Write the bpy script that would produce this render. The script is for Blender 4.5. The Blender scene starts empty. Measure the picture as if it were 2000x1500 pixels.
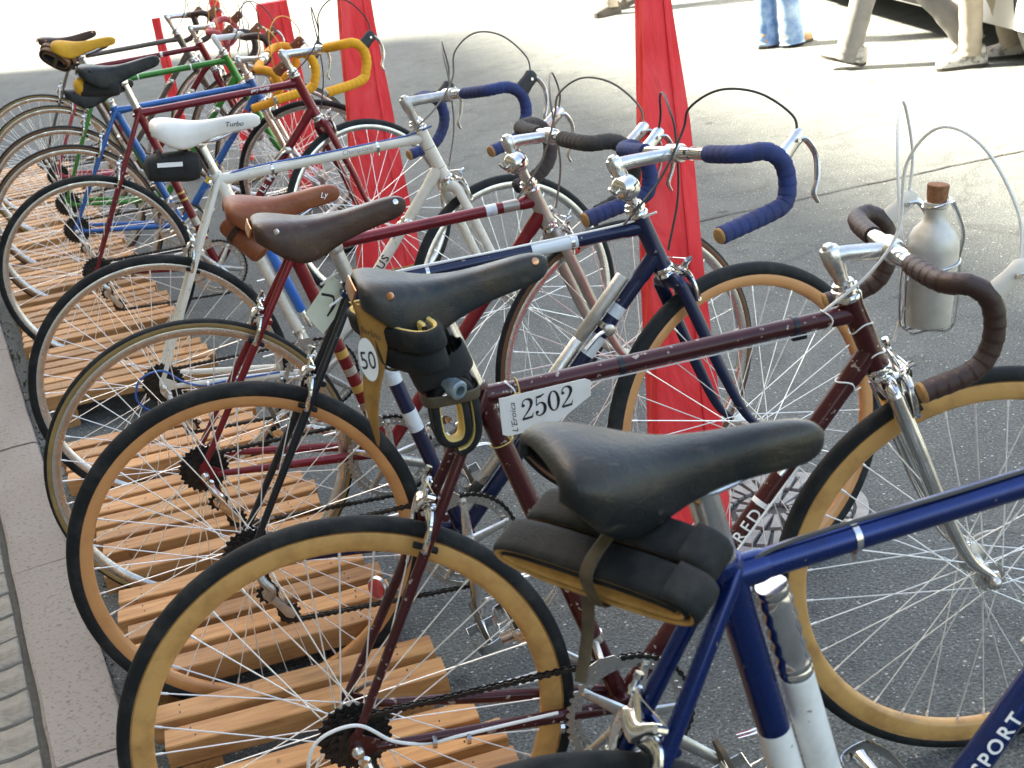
import bpy, bmesh, math, random
import numpy as np
from mathutils import Vector, Matrix, Quaternion
random.seed(7)
rad = math.radians
SC = bpy.context.scene
COL = SC.collection
# ---------------------------------------------------------------- camera
CAM_H = 1.5132
def cam_axes(yaw, pitch, roll):
    cy, sy = math.cos(yaw), math.sin(yaw)
    f = Vector((sy*math.cos(pitch), cy*math.cos(pitch), -math.sin(pitch)))
    r = Vector((cy, -sy, 0)); u = r.cross(f)
    c, s = math.cos(roll), math.sin(roll)
    return f, c*r+s*u, -s*r+c*u
F_, R_, U_ = cam_axes(rad(11.908), rad(20.493), rad(-9.339))
cam = bpy.data.cameras.new('camera'); camo = bpy.data.objects.new('camera', cam); COL.objects.link(camo)
camo.matrix_world = Matrix(((R_.x, U_.x, -F_.x, 0), (R_.y, U_.y, -F_.y, 0), (R_.z, U_.z, -F_.z, CAM_H), (0, 0, 0, 1)))
cam.sensor_width = 36; cam.lens = 2801.08/2000*36; cam.clip_start = .05; cam.clip_end = 2000
cam.dof.use_dof = True; cam.dof.focus_distance = 2.9; cam.dof.aperture_fstop = 13
SC.camera = camo
# ---------------------------------------------------------------- sky, sun, exposure
SUN_EL, SUN_AZ = 50.0, -45.0      # sun stands far left, behind the row
W = bpy.data.worlds.new('World'); SC.world = W; W.use_nodes = True
nt = W.node_tree; bg = nt.nodes['Background']
sky = nt.nodes.new('ShaderNodeTexSky'); sky.sky_type = 'NISHITA'; sky.sun_disc = False
sky.sun_elevation = rad(SUN_EL); sky.sun_rotation = rad(SUN_AZ); sky.air_density = 1.0; sky.dust_density = 3.0; sky.ozone_density = .6
nt.links.new(sky.outputs[0], bg.inputs[0]); bg.inputs[1].default_value = 0.078
sunv = Vector((math.sin(rad(SUN_AZ))*math.cos(rad(SUN_EL)), math.cos(rad(SUN_AZ))*math.cos(rad(SUN_EL)), math.sin(rad(SUN_EL))))
sl = bpy.data.lights.new('sun', 'SUN'); sl.energy = 5.0; sl.angle = rad(4.5); sl.color = (1, .95, .87)
so = bpy.data.objects.new('sun', sl); COL.objects.link(so); so.rotation_euler = sunv.to_track_quat('Z', 'Y').to_euler(); so.location = (-8, 8, 20)
SC.view_settings.view_transform = 'Standard'; SC.view_settings.look = 'None'; SC.view_settings.gamma = 1
SC.view_settings.use_curve_mapping = False; SC.view_settings.exposure = 3.3
SC.view_settings.use_white_balance = True; SC.view_settings.white_balance_temperature = 7700; SC.view_settings.white_balance_tint = 6
SC.render.engine = 'CYCLES'
# ---------------------------------------------------------------- materials
MAT = {}
def nodes_of(name):
    m = bpy.data.materials.new(name); m.use_nodes = True
    MAT[name] = m; t = m.node_tree
    return m, t, t.nodes['Principled BSDF']
def N(t, kind, **kw):
    n = t.nodes.new(kind)
    for k, v in kw.items():
        if k in n.inputs: n.inputs[k].default_value = v
        else: setattr(n, k, v)
    return n
def L(t, a, b): t.links.new(a, b)
def ramp(t, src, stops):
    r = t.nodes.new('ShaderNodeValToRGB'); e = r.color_ramp.elements
    while len(e) < len(stops): e.new(.5)
    for el, (p, c) in zip(e, stops): el.position = p; el.color = (*c, 1) if len(c) == 3 else c
    t.links.new(src, r.inputs[0]); return r
def mat(name, col, rough=.5, metal=0, coat=0, col2=None, scale=20, bump=0, bscale=None, spec=None, amount=(.35, .7), rvar=0, stretch=None, flake=0, sheen=0):
    m, t, b = nodes_of(name)
    b.inputs['Base Color'].default_value = (*col, 1); b.inputs['Roughness'].default_value = rough; b.inputs['Metallic'].default_value = metal
    if coat: b.inputs['Coat Weight'].default_value = coat; b.inputs['Coat Roughness'].default_value = .06
    if spec is not None: b.inputs['Specular IOR Level'].default_value = spec
    if sheen: b.inputs['Sheen Weight'].default_value = sheen
    tc = N(t, 'ShaderNodeTexCoord'); co = tc.outputs['Object']
    if stretch:
        mp = N(t, 'ShaderNodeMapping'); mp.inputs['Scale'].default_value = stretch; L(t, co, mp.inputs[0]); co = mp.outputs[0]
    if col2 is not None:
        n = N(t, 'ShaderNodeTexNoise', Scale=scale, Detail=6.0, Roughness=.65); L(t, co, n.inputs['Vector'])
        r = ramp(t, n.outputs['Fac'], [(amount[0], col), (amount[1], col2)]); L(t, r.outputs[0], b.inputs['Base Color'])
        if rvar:
            r2 = ramp(t, n.outputs['Fac'], [(.3, (rough-rvar,)*3), (.7, (min(1, rough+rvar),)*3)]); L(t, r2.outputs[0], b.inputs['Roughness'])
    if bump:
        n2 = N(t, 'ShaderNodeTexNoise', Scale=bscale or scale*4, Detail=5.0); L(t, co, n2.inputs['Vector'])
        bp = N(t, 'ShaderNodeBump', Strength=bump, Distance=.003); L(t, n2.outputs['Fac'], bp.inputs['Height']); L(t, bp.outputs[0], b.inputs['Normal'])
    return m
def paint(name, col, dark=None, metal=.35, rough=.28, chip=.70):
    """enamelled steel tube: slight orange peel, dust and chips"""
    m, t, b = nodes_of(name)
    tc = N(t, 'ShaderNodeTexCoord')
    n = N(t, 'ShaderNodeTexNoise', Scale=9.0, Detail=8.0, Roughness=.7); L(t, tc.outputs['Object'], n.inputs['Vector'])
    dark = dark or tuple(c*.55 for c in col)
    r = ramp(t, n.outputs['Fac'], [(.30, dark), (.52, col), (1., col)])
    ch = N(t, 'ShaderNodeTexNoise', Scale=85.0, Detail=3.0); L(t, tc.outputs['Object'], ch.inputs['Vector'])
    cr = ramp(t, ch.outputs['Fac'], [(chip, (0, 0, 0)), (chip+.03, (1, 1, 1))])
    mx = N(t, 'ShaderNodeMixRGB'); mx.inputs[2].default_value = (.32, .27, .23, 1)
    L(t, cr.outputs[0], mx.inputs[0]); L(t, r.outputs[0], mx.inputs[1]); L(t, mx.outputs[0], b.inputs['Base Color'])
    b.inputs['Metallic'].default_value = metal; b.inputs['Coat Weight'].default_value = .45; b.inputs['Coat Roughness'].default_value = .04; b.inputs['Specular IOR Level'].default_value = .22
    rr = ramp(t, n.outputs['Fac'], [(.25, (rough+.2,)*3), (.6, (rough,)*3)]); L(t, rr.outputs[0], b.inputs['Roughness'])
    return m
M_maroon = paint('maroon_enamel', (.055, .008, .010), metal=.2, chip=.645)
M_oxide = paint('red_enamel', (.19, .012, .018), metal=.25)
M_wine = paint('wine_enamel', (.16, .010, .017), metal=.25)
M_blue = paint('royal_blue_enamel', (.005, .022, .125), (.003, .010, .06), metal=.6, rough=.24, chip=.73)
M_navy = paint('navy_enamel', (.010, .018, .06), metal=.3)
M_blackp = paint('black_enamel', (.012, .014, .018), metal=.2)
M_azure = paint('azure_enamel', (.025, .12, .36), metal=.3)
M_cream = paint('cream_white_enamel', (.72, .69, .60), (.60, .55, .44), metal=0, rough=.35)
M_green = paint('green_enamel', (.045, .22, .035), metal=.3)
M_pink = paint('pink_red_enamel', (.42, .06, .08), metal=.2)
M_grey = paint('brown_grey_enamel', (.12, .10, .085), metal=.3)
M_silverp = paint('silver_enamel', (.42, .40, .37), (.28, .25, .22), metal=.55)
M_whitep = paint('white_enamel', (.75, .75, .73), (.6, .6, .57), metal=0, rough=.35)
M_paleb = mat('pale_blue_band', (.62, .68, .72), .3, 0, .6, col2=(.10, .22, .40), scale=14, amount=(.5, .68))
M_gold = mat('gold_band', (.5, .32, .08), .35, .4, .5)
M_letterw = mat('white_lettering', (.8, .8, .78), .45)
M_letterk = mat('black_lettering', (.012, .012, .014), .45)
M_lettery = mat('yellow_lettering', (.75, .5, .05), .45)
M_chrome = mat('chrome', (.78, .78, .77), .12, 1, col2=(.52, .50, .47), scale=25, rvar=.07)
M_alloy = mat('aluminium', (.72, .71, .69), .3, 1, col2=(.5, .48, .45), scale=30, rvar=.1)
M_dullal = mat('dull_aluminium', (.55, .54, .52), .45, .9, col2=(.36, .34, .31), scale=22, rvar=.1, bump=.15)
M_spoke = mat('spoke_steel', (.92, .92, .90), .32, .6)
M_dark = mat('oily_steel', (.055, .052, .05), .42, .8, col2=(.02, .019, .018), scale=60, rvar=.12)
M_rubber = mat('black_rubber', (.012, .0135, .0145), .7, spec=.18, col2=(.046, .044, .040), scale=24, amount=(.45, .80), bump=.25, bscale=260, rvar=.12)
M_tan = mat('honey_sidewall', (.52, .27, .075), .6, col2=(.27, .115, .028), scale=16, bump=.3, bscale=150, amount=(.42, .75))
M_orange = mat('orange_sidewall', (.58, .25, .085), .6, col2=(.42, .16, .05), scale=14, bump=.2, bscale=150, amount=(.45, .8))
M_gum = mat('olive_gum_sidewall', (.30, .20, .07), .6, col2=(.2, .13, .05), scale=14, bump=.2, bscale=150)
M_brownw = mat('brown_sidewall', (.16, .075, .03), .6, col2=(.1, .05, .02), scale=14)
M_woodrim = mat('wooden_rim', (.56, .31, .10), .42, 0, .2, col2=(.27, .12, .034), scale=16, amount=(.46, .80))
M_orim = mat('orange_wooden_rim', (.56, .26, .095), .42, 0, .35, col2=(.4, .16, .05), scale=11, amount=(.45, .8))
def leather(name, col, worn, rough=.44, spec=.3, amount=(.44, .70), scale=8.):
    """saddle hide: rubbed patches, long scuffs, fine cracks"""
    m, t, b = nodes_of(name); tc = N(t, 'ShaderNodeTexCoord'); co = tc.outputs['Object']
    n = N(t, 'ShaderNodeTexNoise', Scale=scale, Detail=7.0, Roughness=.62, Distortion=.6); L(t, co, n.inputs['Vector'])
    r = ramp(t, n.outputs['Fac'], [(amount[0], col), (amount[1], worn)])
    mp = N(t, 'ShaderNodeMapping'); mp.inputs['Scale'].default_value = (14, 90, 60); L(t, co, mp.inputs[0])
    s = N(t, 'ShaderNodeTexNoise', Scale=1.0, Detail=4.0); L(t, mp.outputs[0], s.inputs['Vector'])
    sr = ramp(t, s.outputs['Fac'], [(.62, (0, 0, 0)), (.72, (.55, .55, .55))])
    mx = N(t, 'ShaderNodeMixRGB'); mx.inputs[2].default_value = (*[min(1, c*1.6+.012) for c in worn], 1); L(t, sr.outputs[0], mx.inputs[0]); L(t, r.outputs[0], mx.inputs[1]); L(t, mx.outputs[0], b.inputs['Base Color'])
    rr = ramp(t, n.outputs['Fac'], [(.30, (rough+.10,)*3), (.55, (rough,)*3), (.72, (rough-.14,)*3)]); L(t, rr.outputs[0], b.inputs['Roughness'])
    b.inputs['Specular IOR Level'].default_value = spec
    v = N(t, 'ShaderNodeTexVoronoi', Scale=70.0, feature='DISTANCE_TO_EDGE'); wn = N(t, 'ShaderNodeTexNoise', Scale=30.0, Detail=3.0); L(t, co, wn.inputs['Vector'])
    wm = N(t, 'ShaderNodeMixRGB'); wm.inputs[0].default_value = .06; L(t, co, wm.inputs[1]); L(t, wn.outputs['Color'], wm.inputs[2]); L(t, wm.outputs[0], v.inputs['Vector'])
    cr = ramp(t, v.outputs['Distance'], [(.0, (0, 0, 0)), (.10, (1, 1, 1))])
    bp = N(t, 'ShaderNodeBump', Strength=.16, Distance=.0010); L(t, cr.outputs[0], bp.inputs['Height'])
    b2 = N(t, 'ShaderNodeBump', Strength=.35, Distance=.006); L(t, n.outputs['Fac'], b2.inputs['Height']); L(t, bp.outputs[0], b2.inputs['Normal']); L(t, b2.outputs[0], b.inputs['Normal'])
    return m
M_leatherk = leather('worn_black_leather', (.008, .0095, .0105), (.046, .038, .025), .38, .34, (.52, .80), 6.)
M_leatherg = leather('faded_black_leather', (.009, .014, .019), (.060, .042, .022), .40, .34, (.46, .74))
M_leatherb = leather('dark_brown_leather', (.034, .014, .009), (.075, .036, .020), .38, .34)
M_leathert = leather('tan_brown_leather', (.19, .048, .018), (.25, .085, .036), .46, .3)
M_whites = mat('white_vinyl', (.70, .68, .64), .42, 0, .1, col2=(.55, .52, .46), scale=9, bump=.15, bscale=200)
M_blacks = leather('black_vinyl', (.008, .010, .011), (.035, .034, .031), .46, .26)
M_yellows = mat('yellow_suede', (.62, .33, .02), .75, col2=(.45, .22, .015), scale=12, bump=.3, bscale=300)
M_copper = mat('copper_rivet', (.55, .28, .15), .3, 1)
M_cloth = mat('black_nylon', (.012, .012, .012), .8, bump=.5, bscale=500)
M_strap = mat('black_webbing', (.014, .014, .015), .85, bump=.6, bscale=700)
M_lstrap = mat('old_leather_strap', (.085, .062, .032), .6, col2=(.04, .028, .015), scale=40)
M_tapeblue = mat('blue_cloth_tape', (.012, .035, .16), .75, bump=.5, bscale=600, col2=(.02, .02, .05), scale=12)
M_tapegrey = mat('grey_foam_tape', (.035, .033, .031), .9, bump=.7, bscale=600, col2=(.075, .07, .065), scale=14)
M_tapebrown = mat('dark_brown_tape', (.050, .020, .014), .5, bump=.3, bscale=400, col2=(.022, .01, .008), scale=14)
M_tapeyel = mat('yellow_cloth_tape', (.78, .38, .012), .7, bump=.4, bscale=600, col2=(.66, .28, .01), scale=14)
M_tapeor = mat('amber_cloth_tape', (.72, .30, .015), .7, bump=.4, bscale=600)
M_tapepink = mat('pink_red_tape', (.40, .07, .08), .7, bump=.4, bscale=600)
M_tapecream = mat('cream_tape', (.58, .50, .36), .7, bump=.4, bscale=600)
M_hoodk = mat('black_rubber_hood', (.012, .012, .013), .6, bump=.3, bscale=400)
M_hoodbr = mat('brown_rubber_hood', (.17, .055, .02), .6, bump=.3, bscale=400)
M_hoodw = mat('white_rubber_hood', (.66, .63, .56), .55)
M_cork = mat('cork', (.30, .13, .055), .85, col2=(.16, .065, .03), scale=160, bump=.6, bscale=300)
M_plug = mat('cork_bar_plug', (.42, .24, .09), .8, col2=(.3, .16, .06), scale=160)
M_cablek = mat('black_cable_housing', (.025, .025, .025), .45)
M_cableg = mat('grey_cable_housing', (.16, .14, .12), .45)
M_cablew = mat('white_cable_housing', (.74, .74, .72), .4)
M_cableb = mat('blue_cable_housing', (.02, .10, .36), .4)
M_cabley = mat('amber_cable_housing', (.60, .28, .03), .4)
M_reflect = mat('red_reflector', (.42, .012, .012), .2, 0, .8)
M_red = None
def cloth_red():
    m, t, b = nodes_of('red_nonwoven_cloth')
    tc = N(t, 'ShaderNodeTexCoord'); mp = N(t, 'ShaderNodeMapping'); mp.inputs['Scale'].default_value = (1, 1, .35); L(t, tc.outputs['Object'], mp.inputs[0])
    n = N(t, 'ShaderNodeTexNoise', Scale=14.0, Detail=6.0, Distortion=.8); L(t, mp.outputs[0], n.inputs['Vector'])
    r = ramp(t, n.outputs['Fac'], [(.28, (.78, .034, .038)), (.5, (.88, .055, .062)), (.74, (.92, .095, .10))]); L(t, r.outputs[0], b.inputs['Base Color'])
    b.inputs['Roughness'].default_value = .6; b.inputs['Specular IOR Level'].default_value = .22
    w = N(t, 'ShaderNodeTexNoise', Scale=9.0, Detail=7.0, Distortion=2.2); L(t, mp.outputs[0], w.inputs['Vector'])
    bp = N(t, 'ShaderNodeBump', Strength=.6, Distance=.012); L(t, w.outputs['Fac'], bp.inputs['Height']); L(t, bp.outputs[0], b.inputs['Normal'])
    return m
M_red = cloth_red()
def wood_mat(name, c1, c2, c3):
    m, t, b = nodes_of(name)
    tc = N(t, 'ShaderNodeTexCoord'); oi = N(t, 'ShaderNodeObjectInfo')
    ad = N(t, 'ShaderNodeVectorMath', operation='ADD'); L(t, tc.outputs['Object'], ad.inputs[0])
    cb = N(t, 'ShaderNodeCombineXYZ'); mu = N(t, 'ShaderNodeMath', operation='MULTIPLY'); mu.inputs[1].default_value = 37.
    L(t, oi.outputs['Random'], mu.inputs[0]); L(t, mu.outputs[0], cb.inputs[0]); L(t, mu.outputs[0], cb.inputs[2]); L(t, cb.outputs[0], ad.inputs[1])
    mp = N(t, 'ShaderNodeMapping'); mp.inputs['Scale'].default_value = (2.2, 34, 34); L(t, ad.outputs[0], mp.inputs[0])
    n = N(t, 'ShaderNodeTexNoise', Scale=1.6, Detail=7.0, Roughness=.6, Distortion=.7); L(t, mp.outputs[0], n.inputs['Vector'])
    r = ramp(t, n.outputs['Fac'], [(.28, c1), (.5, c2), (.75, c3)])
    hs = N(t, 'ShaderNodeHueSaturation'); mr = N(t, 'ShaderNodeMapRange'); mr.inputs[3].default_value = .66; mr.inputs[4].default_value = 1.18
    L(t, oi.outputs['Random'], mr.inputs[0]); L(t, mr.outputs[0], hs.inputs['Value']); L(t, r.outputs[0], hs.inputs['Color'])
    kn = N(t, 'ShaderNodeTexVoronoi', Scale=9.0); L(t, ad.outputs[0], kn.inputs['Vector'])
    kr = ramp(t, kn.outputs['Distance'], [(.03, (.35, .35, .35)), (.10, (1, 1, 1))])
    mx = N(t, 'ShaderNodeMixRGB', blend_type='MULTIPLY'); mx.inputs[0].default_value = .8; L(t, hs.outputs[0], mx.inputs[1]); L(t, kr.outputs[0], mx.inputs[2])
    L(t, mx.outputs[0], b.inputs['Base Color']); b.inputs['Roughness'].default_value = .62
    bp = N(t, 'ShaderNodeBump', Strength=.35, Distance=.002); L(t, n.outputs['Fac'], bp.inputs['Height']); L(t, bp.outputs[0], b.inputs['Normal'])
    return m
M_wood = wood_mat('sawn_pine', (.28, .115, .037), (.48, .228, .078), (.59, .325, .130))
def asphalt_mat():
    m, t, b = nodes_of('asphalt')
    tc = N(t, 'ShaderNodeTexCoord'); co = tc.outputs['Object']
    big = N(t, 'ShaderNodeTexNoise', Scale=1.3, Detail=5.0); L(t, co, big.inputs['Vector'])
    base = ramp(t, big.outputs['Fac'], [(.3, (.070, .080, .080)), (.7, (.095, .106, .104))])
    fine = N(t, 'ShaderNodeTexNoise', Scale=150.0, Detail=4.0, Roughness=.75); L(t, co, fine.inputs['Vector'])
    fr = ramp(t, fine.outputs['Fac'], [(.36, (.30, .30, .30)), (.64, (1.6, 1.6, 1.6))])
    mx = N(t, 'ShaderNodeMixRGB', blend_type='MULTIPLY'); mx.inputs[0].default_value = 1; L(t, base.outputs[0], mx.inputs[1]); L(t, fr.outputs[0], mx.inputs[2])
    md = N(t, 'ShaderNodeTexNoise', Scale=5.5, Detail=6.0, Roughness=.7, Distortion=1.0); L(t, co, md.inputs['Vector'])
    mr = ramp(t, md.outputs['Fac'], [(.30, (.66, .66, .66)), (.50, (1, 1, 1)), (.72, (1.16, 1.15, 1.12))])
    m2 = N(t, 'ShaderNodeMixRGB', blend_type='MULTIPLY'); m2.inputs[0].default_value = 1; L(t, mx.outputs[0], m2.inputs[1]); L(t, mr.outputs[0], m2.inputs[2])
    # oil drips and hairline cracks
    sp = N(t, 'ShaderNodeTexVoronoi', Scale=2.4); L(t, co, sp.inputs['Vector']); spr = ramp(t, sp.outputs['Distance'], [(.035, (.38, .38, .38)), (.085, (1, 1, 1))])
    m3 = N(t, 'ShaderNodeMixRGB', blend_type='MULTIPLY'); m3.inputs[0].default_value = 1; L(t, m2.outputs[0], m3.inputs[1]); L(t, spr.outputs[0], m3.inputs[2])
    dw = N(t, 'ShaderNodeMixRGB'); dw.inputs[0].default_value = .22; dn_ = N(t, 'ShaderNodeTexNoise', Scale=2.5, Detail=6.0); L(t, co, dn_.inputs['Vector']); L(t, co, dw.inputs[1]); L(t, dn_.outputs['Color'], dw.inputs[2])
    ck = N(t, 'ShaderNodeTexVoronoi', Scale=.75, feature='DISTANCE_TO_EDGE'); L(t, dw.outputs[0], ck.inputs['Vector']); ckr = ramp(t, ck.outputs['Distance'], [(.002, (.30, .30, .30)), (.006, (1, 1, 1))])
    m4 = N(t, 'ShaderNodeMixRGB', blend_type='MULTIPLY'); m4.inputs[0].default_value = .4; L(t, m3.outputs[0], m4.inputs[1]); L(t, ckr.outputs[0], m4.inputs[2])
    # pale stone chips of two sizes
    prev = m4.outputs[0]
    for sc, thr, colr in ((190.0, .085, (.28, .29, .28)), (105.0, .035, (.34, .34, .32))):
        v = N(t, 'ShaderNodeTexVoronoi', Scale=sc); L(t, co, v.inputs['Vector'])
        sep = N(t, 'ShaderNodeSeparateColor'); L(t, v.outputs['Color'], sep.inputs[0])
        lt = N(t, 'ShaderNodeMath', operation='LESS_THAN'); lt.inputs[1].default_value = thr; L(t, sep.outputs[0], lt.inputs[0])
        ds = N(t, 'ShaderNodeMath', operation='LESS_THAN'); ds.inputs[1].default_value = .33; L(t, v.outputs['Distance'], ds.inputs[0])
        ml = N(t, 'ShaderNodeMath', operation='MULTIPLY'); L(t, lt.outputs[0], ml.inputs[0]); L(t, ds.outputs[0], ml.inputs[1])
        mm = N(t, 'ShaderNodeMixRGB'); mm.inputs[2].default_value = (*colr, 1); L(t, ml.outputs[0], mm.inputs[0]); L(t, prev, mm.inputs[1]); prev = mm.outputs[0]
    L(t, prev, b.inputs['Base Color']); b.inputs['Roughness'].default_value = .85
    v2 = N(t, 'ShaderNodeTexVoronoi', Scale=130.0); L(t, co, v2.inputs['Vector'])
    bp = N(t, 'ShaderNodeBump', Strength=.7, Distance=.004); L(t, v2.outputs['Distance'], bp.inputs['Height']); L(t, bp.outputs[0], b.inputs['Normal'])
    return m
M_asph = asphalt_mat()
def sidewall_mat(name, col, dirty, r0, r1):
    """skin-wall tyre side: dark glue and road dirt along the tread edge, mottled canvas"""
    m, t, b = nodes_of(name); tc = N(t, 'ShaderNodeTexCoord'); co = tc.outputs['Object']; sp = N(t, 'ShaderNodeSeparateXYZ'); L(t, co, sp.inputs[0])
    cb = N(t, 'ShaderNodeCombineXYZ'); L(t, sp.outputs[0], cb.inputs[0]); L(t, sp.outputs[2], cb.inputs[2]); ln = N(t, 'ShaderNodeVectorMath', operation='LENGTH'); L(t, cb.outputs[0], ln.inputs[0])
    n = N(t, 'ShaderNodeTexNoise', Scale=18.0, Detail=7.0, Roughness=.7); L(t, co, n.inputs['Vector'])
    ma = N(t, 'ShaderNodeMath', operation='MULTIPLY_ADD'); ma.inputs[1].default_value = .012; L(t, n.outputs['Fac'], ma.inputs[0]); L(t, ln.outputs['Value'], ma.inputs[2])
    mr = N(t, 'ShaderNodeMapRange'); mr.inputs[1].default_value = r0+.004; mr.inputs[2].default_value = r1+.008; L(t, ma.outputs[0], mr.inputs[0])
    n2 = N(t, 'ShaderNodeTexNoise', Scale=60.0, Detail=4.0); L(t, co, n2.inputs['Vector'])
    cr = ramp(t, n2.outputs['Fac'], [(.35, tuple(c*.72 for c in col)), (.62, col)])
    mx = N(t, 'ShaderNodeMixRGB'); mx.inputs[2].default_value = (*dirty, 1); L(t, mr.outputs[0], mx.inputs[0]); L(t, cr.outputs[0], mx.inputs[1]); L(t, mx.outputs[0], b.inputs['Base Color']); b.inputs['Roughness'].default_value = .6; b.inputs['Specular IOR Level'].default_value = .3
    bp = N(t, 'ShaderNodeBump', Strength=.3, Distance=.002); L(t, n2.outputs['Fac'], bp.inputs['Height']); L(t, bp.outputs[0], b.inputs['Normal']); return m
M_tan = sidewall_mat('honey_canvas', (.56, .31, .095), (.11, .045, .014), .311, .322)
M_orange = sidewall_mat('orange_canvas', (.58, .27, .10), (.16, .06, .02), .306, .316)
M_kerb = mat('granite_kerb', (.27, .232, .195), .9, col2=(.11, .092, .076), scale=95, bump=.8, bscale=110, amount=(.54, .70))
M_paver = mat('concrete_paver', (.275, .245, .195), .9, col2=(.175, .152, .118), scale=20, bump=.9, bscale=90, amount=(.38, .66))
M_joint = mat('jointing_sand', (.085, .078, .062), .95, col2=(.05, .045, .035), scale=90, bump=.5)
M_iron = mat('cast_iron', (.03, .03, .03), .55, .6, col2=(.06, .055, .05), scale=60)
M_lightconc = mat('pale_concrete', (.33, .33, .32), .85, col2=(.22, .22, .21), scale=30, bump=.4)
M_plaster = mat('ochre_plaster', (.48, .36, .22), .9, col2=(.40, .29, .17), scale=3, bump=.3, bscale=60)
M_stone = mat('travertine_trim', (.50, .45, .37), .8, col2=(.40, .35, .28), scale=6, bump=.3)
M_shutter = mat('green_shutter', (.03, .09, .05), .5)
M_roof = mat('terracotta_roof', (.36, .13, .06), .8, col2=(.24, .08, .04), scale=8)
M_glass = mat('dark_window_glass', (.02, .025, .03), .06, 0, 0, spec=.8)
# ---------------------------------------------------------------- mesh helpers
def V(*a): return Vector(a)
def catmull(pts, k=6):
    pts = [Vector(p) for p in pts]; P = [2*pts[0]-pts[1]]+pts+[2*pts[-1]-pts[-2]]; out = []
    for i in range(1, len(P)-2):
        a, b, c, d = P[i-1], P[i], P[i+1], P[i+2]
        for j in range(k):
            s = j/k
            out.append(.5*((2*b)+(c-a)*s+(2*a-5*b+4*c-d)*s*s+(3*b-a-3*c+d)*s**3))
    out.append(pts[-1]); return out
def lerp(a, b, t): return a+(b-a)*t
RP = ((-.5, .02), (-.45, .36), (-.30, .5), (.30, .5), (.45, .36), (.5, .02), (.47, -.34), (.34, -.5), (-.34, -.5), (-.47, -.34)); RN = len(RP)
class MB:
    def __init__(s): s.v = []; s.f = []; s.m = []; s.cur = 0
    def add(s, vs, fs, mi=None):
        o = len(s.v); s.v += [tuple(v) for v in vs]; s.f += [tuple(i+o for i in f) for f in fs]
        s.m += [s.cur if mi is None else mi]*len(fs); return s
    def sweep(s, pts, r, n=10, cap=True, flat=None, ref=None, mi=None, closed=False):
        """tube along pts; r number or list; flat = (a, b) scale of the two section axes"""
        pts = [Vector(p) for p in pts]; k = len(pts)
        if not hasattr(r, '__len__'): r = [r]*k
        elif len(r) != k: r = [float(np.interp(i/(k-1), np.linspace(0, 1, len(r)), r)) for i in range(k)]
        vs = []; fs = []; nrm = None
        for i, p in enumerate(pts):
            if closed: t = pts[(i+1) % k]-pts[i-1]
            else: t = pts[min(i+1, k-1)]-pts[max(i-1, 0)]
            t = t.normalized() if t.length > 1e-9 else V(0, 0, 1)
            if ref is not None: nn = Vector(ref)-t*t.dot(Vector(ref))
            elif nrm is None:
                a = V(0, 0, 1) if abs(t.z) < .9 else V(1, 0, 0); nn = a-t*a.dot(t)
            else: nn = nrm-t*nrm.dot(t)
            nn = nn.normalized(); nrm = nn; bb = t.cross(nn); fa, fb = flat or (1, 1)
            for j in range(n):
                a = 2*math.pi*j/n; vs.append(p+nn*(math.cos(a)*r[i]*fa)+bb*(math.sin(a)*r[i]*fb))
        for i in range(k if closed else k-1):
            i2 = (i+1) % k
            for j in range(n):
                fs.append((i*n+j, i*n+(j+1) % n, i2*n+(j+1) % n, i2*n+j))
        if cap and not closed: fs.append(tuple(range(n-1, -1, -1))); fs.append(tuple(range((k-1)*n, k*n)))
        return s.add(vs, fs, mi)
    def tube(s, a, b, r, r2=None, n=14, mi=None): return s.sweep([a, b], [r, r if r2 is None else r2], n, mi=mi)
    def lathe(s, o, ax, prof, n=20, mi=None):
        """prof list of (distance along ax, radius)"""
        o = Vector(o); ax = Vector(ax).normalized(); a = V(0, 0, 1) if abs(ax.z) < .9 else V(1, 0, 0)
        e1 = (a-ax*a.dot(ax)).normalized(); e2 = ax.cross(e1); vs = []; fs = []
        for h, r in prof:
            for j in range(n):
                q = 2*math.pi*j/n; vs.append(o+ax*h+(e1*math.cos(q)+e2*math.sin(q))*max(r, 1e-5))
        for i in range(len(prof)-1):
            for j in range(n): fs.append((i*n+j, i*n+(j+1) % n, (i+1)*n+(j+1) % n, (i+1)*n+j))
        fs.append(tuple(range(n-1, -1, -1))); k = len(prof); fs.append(tuple(range((k-1)*n, k*n)))
        return s.add(vs, fs, mi)
    def box(s, c, size, M=None, ch=.0, mi=None):
        """box with chamfered vertical edges when ch > 0"""
        hx, hy, hz = (q/2 for q in size); c = Vector(c); M = M or Matrix.Identity(3)
        if ch:
            out = [(hx-ch, -hy), (hx, -hy+ch), (hx, hy-ch), (hx-ch, hy), (-hx+ch, hy), (-hx, hy-ch), (-hx, -hy+ch), (-hx+ch, -hy)]
        else: out = [(hx, -hy), (hx, hy), (-hx, hy), (-hx, -hy)]
        n = len(out); rings = [(-hz, 1.)] if not ch else []
        if ch: rings = [(-hz, 1-ch/min(hx, hy)), (-hz+ch, 1.), (hz-ch, 1.), (hz, 1-ch/min(hx, hy))]
        else: rings = [(-hz, 1.), (hz, 1.)]
        vs = [c+M @ V(x*k if not ch else math.copysign(max(abs(x)-(ch if k < 1 else 0), 0), x), y*k if not ch else math.copysign(max(abs(y)-(ch if k < 1 else 0), 0), y), z) for z, k in rings for x, y in out]
        fs = []
        for i in range(len(rings)-1):
            for j in range(n): fs.append((i*n+j, i*n+(j+1) % n, (i+1)*n+(j+1) % n, (i+1)*n+j))
        fs.append(tuple(range(n-1, -1, -1))); fs.append(tuple(range((len(rings)-1)*n, len(rings)*n)))
        return s.add(vs, fs, mi)
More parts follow.
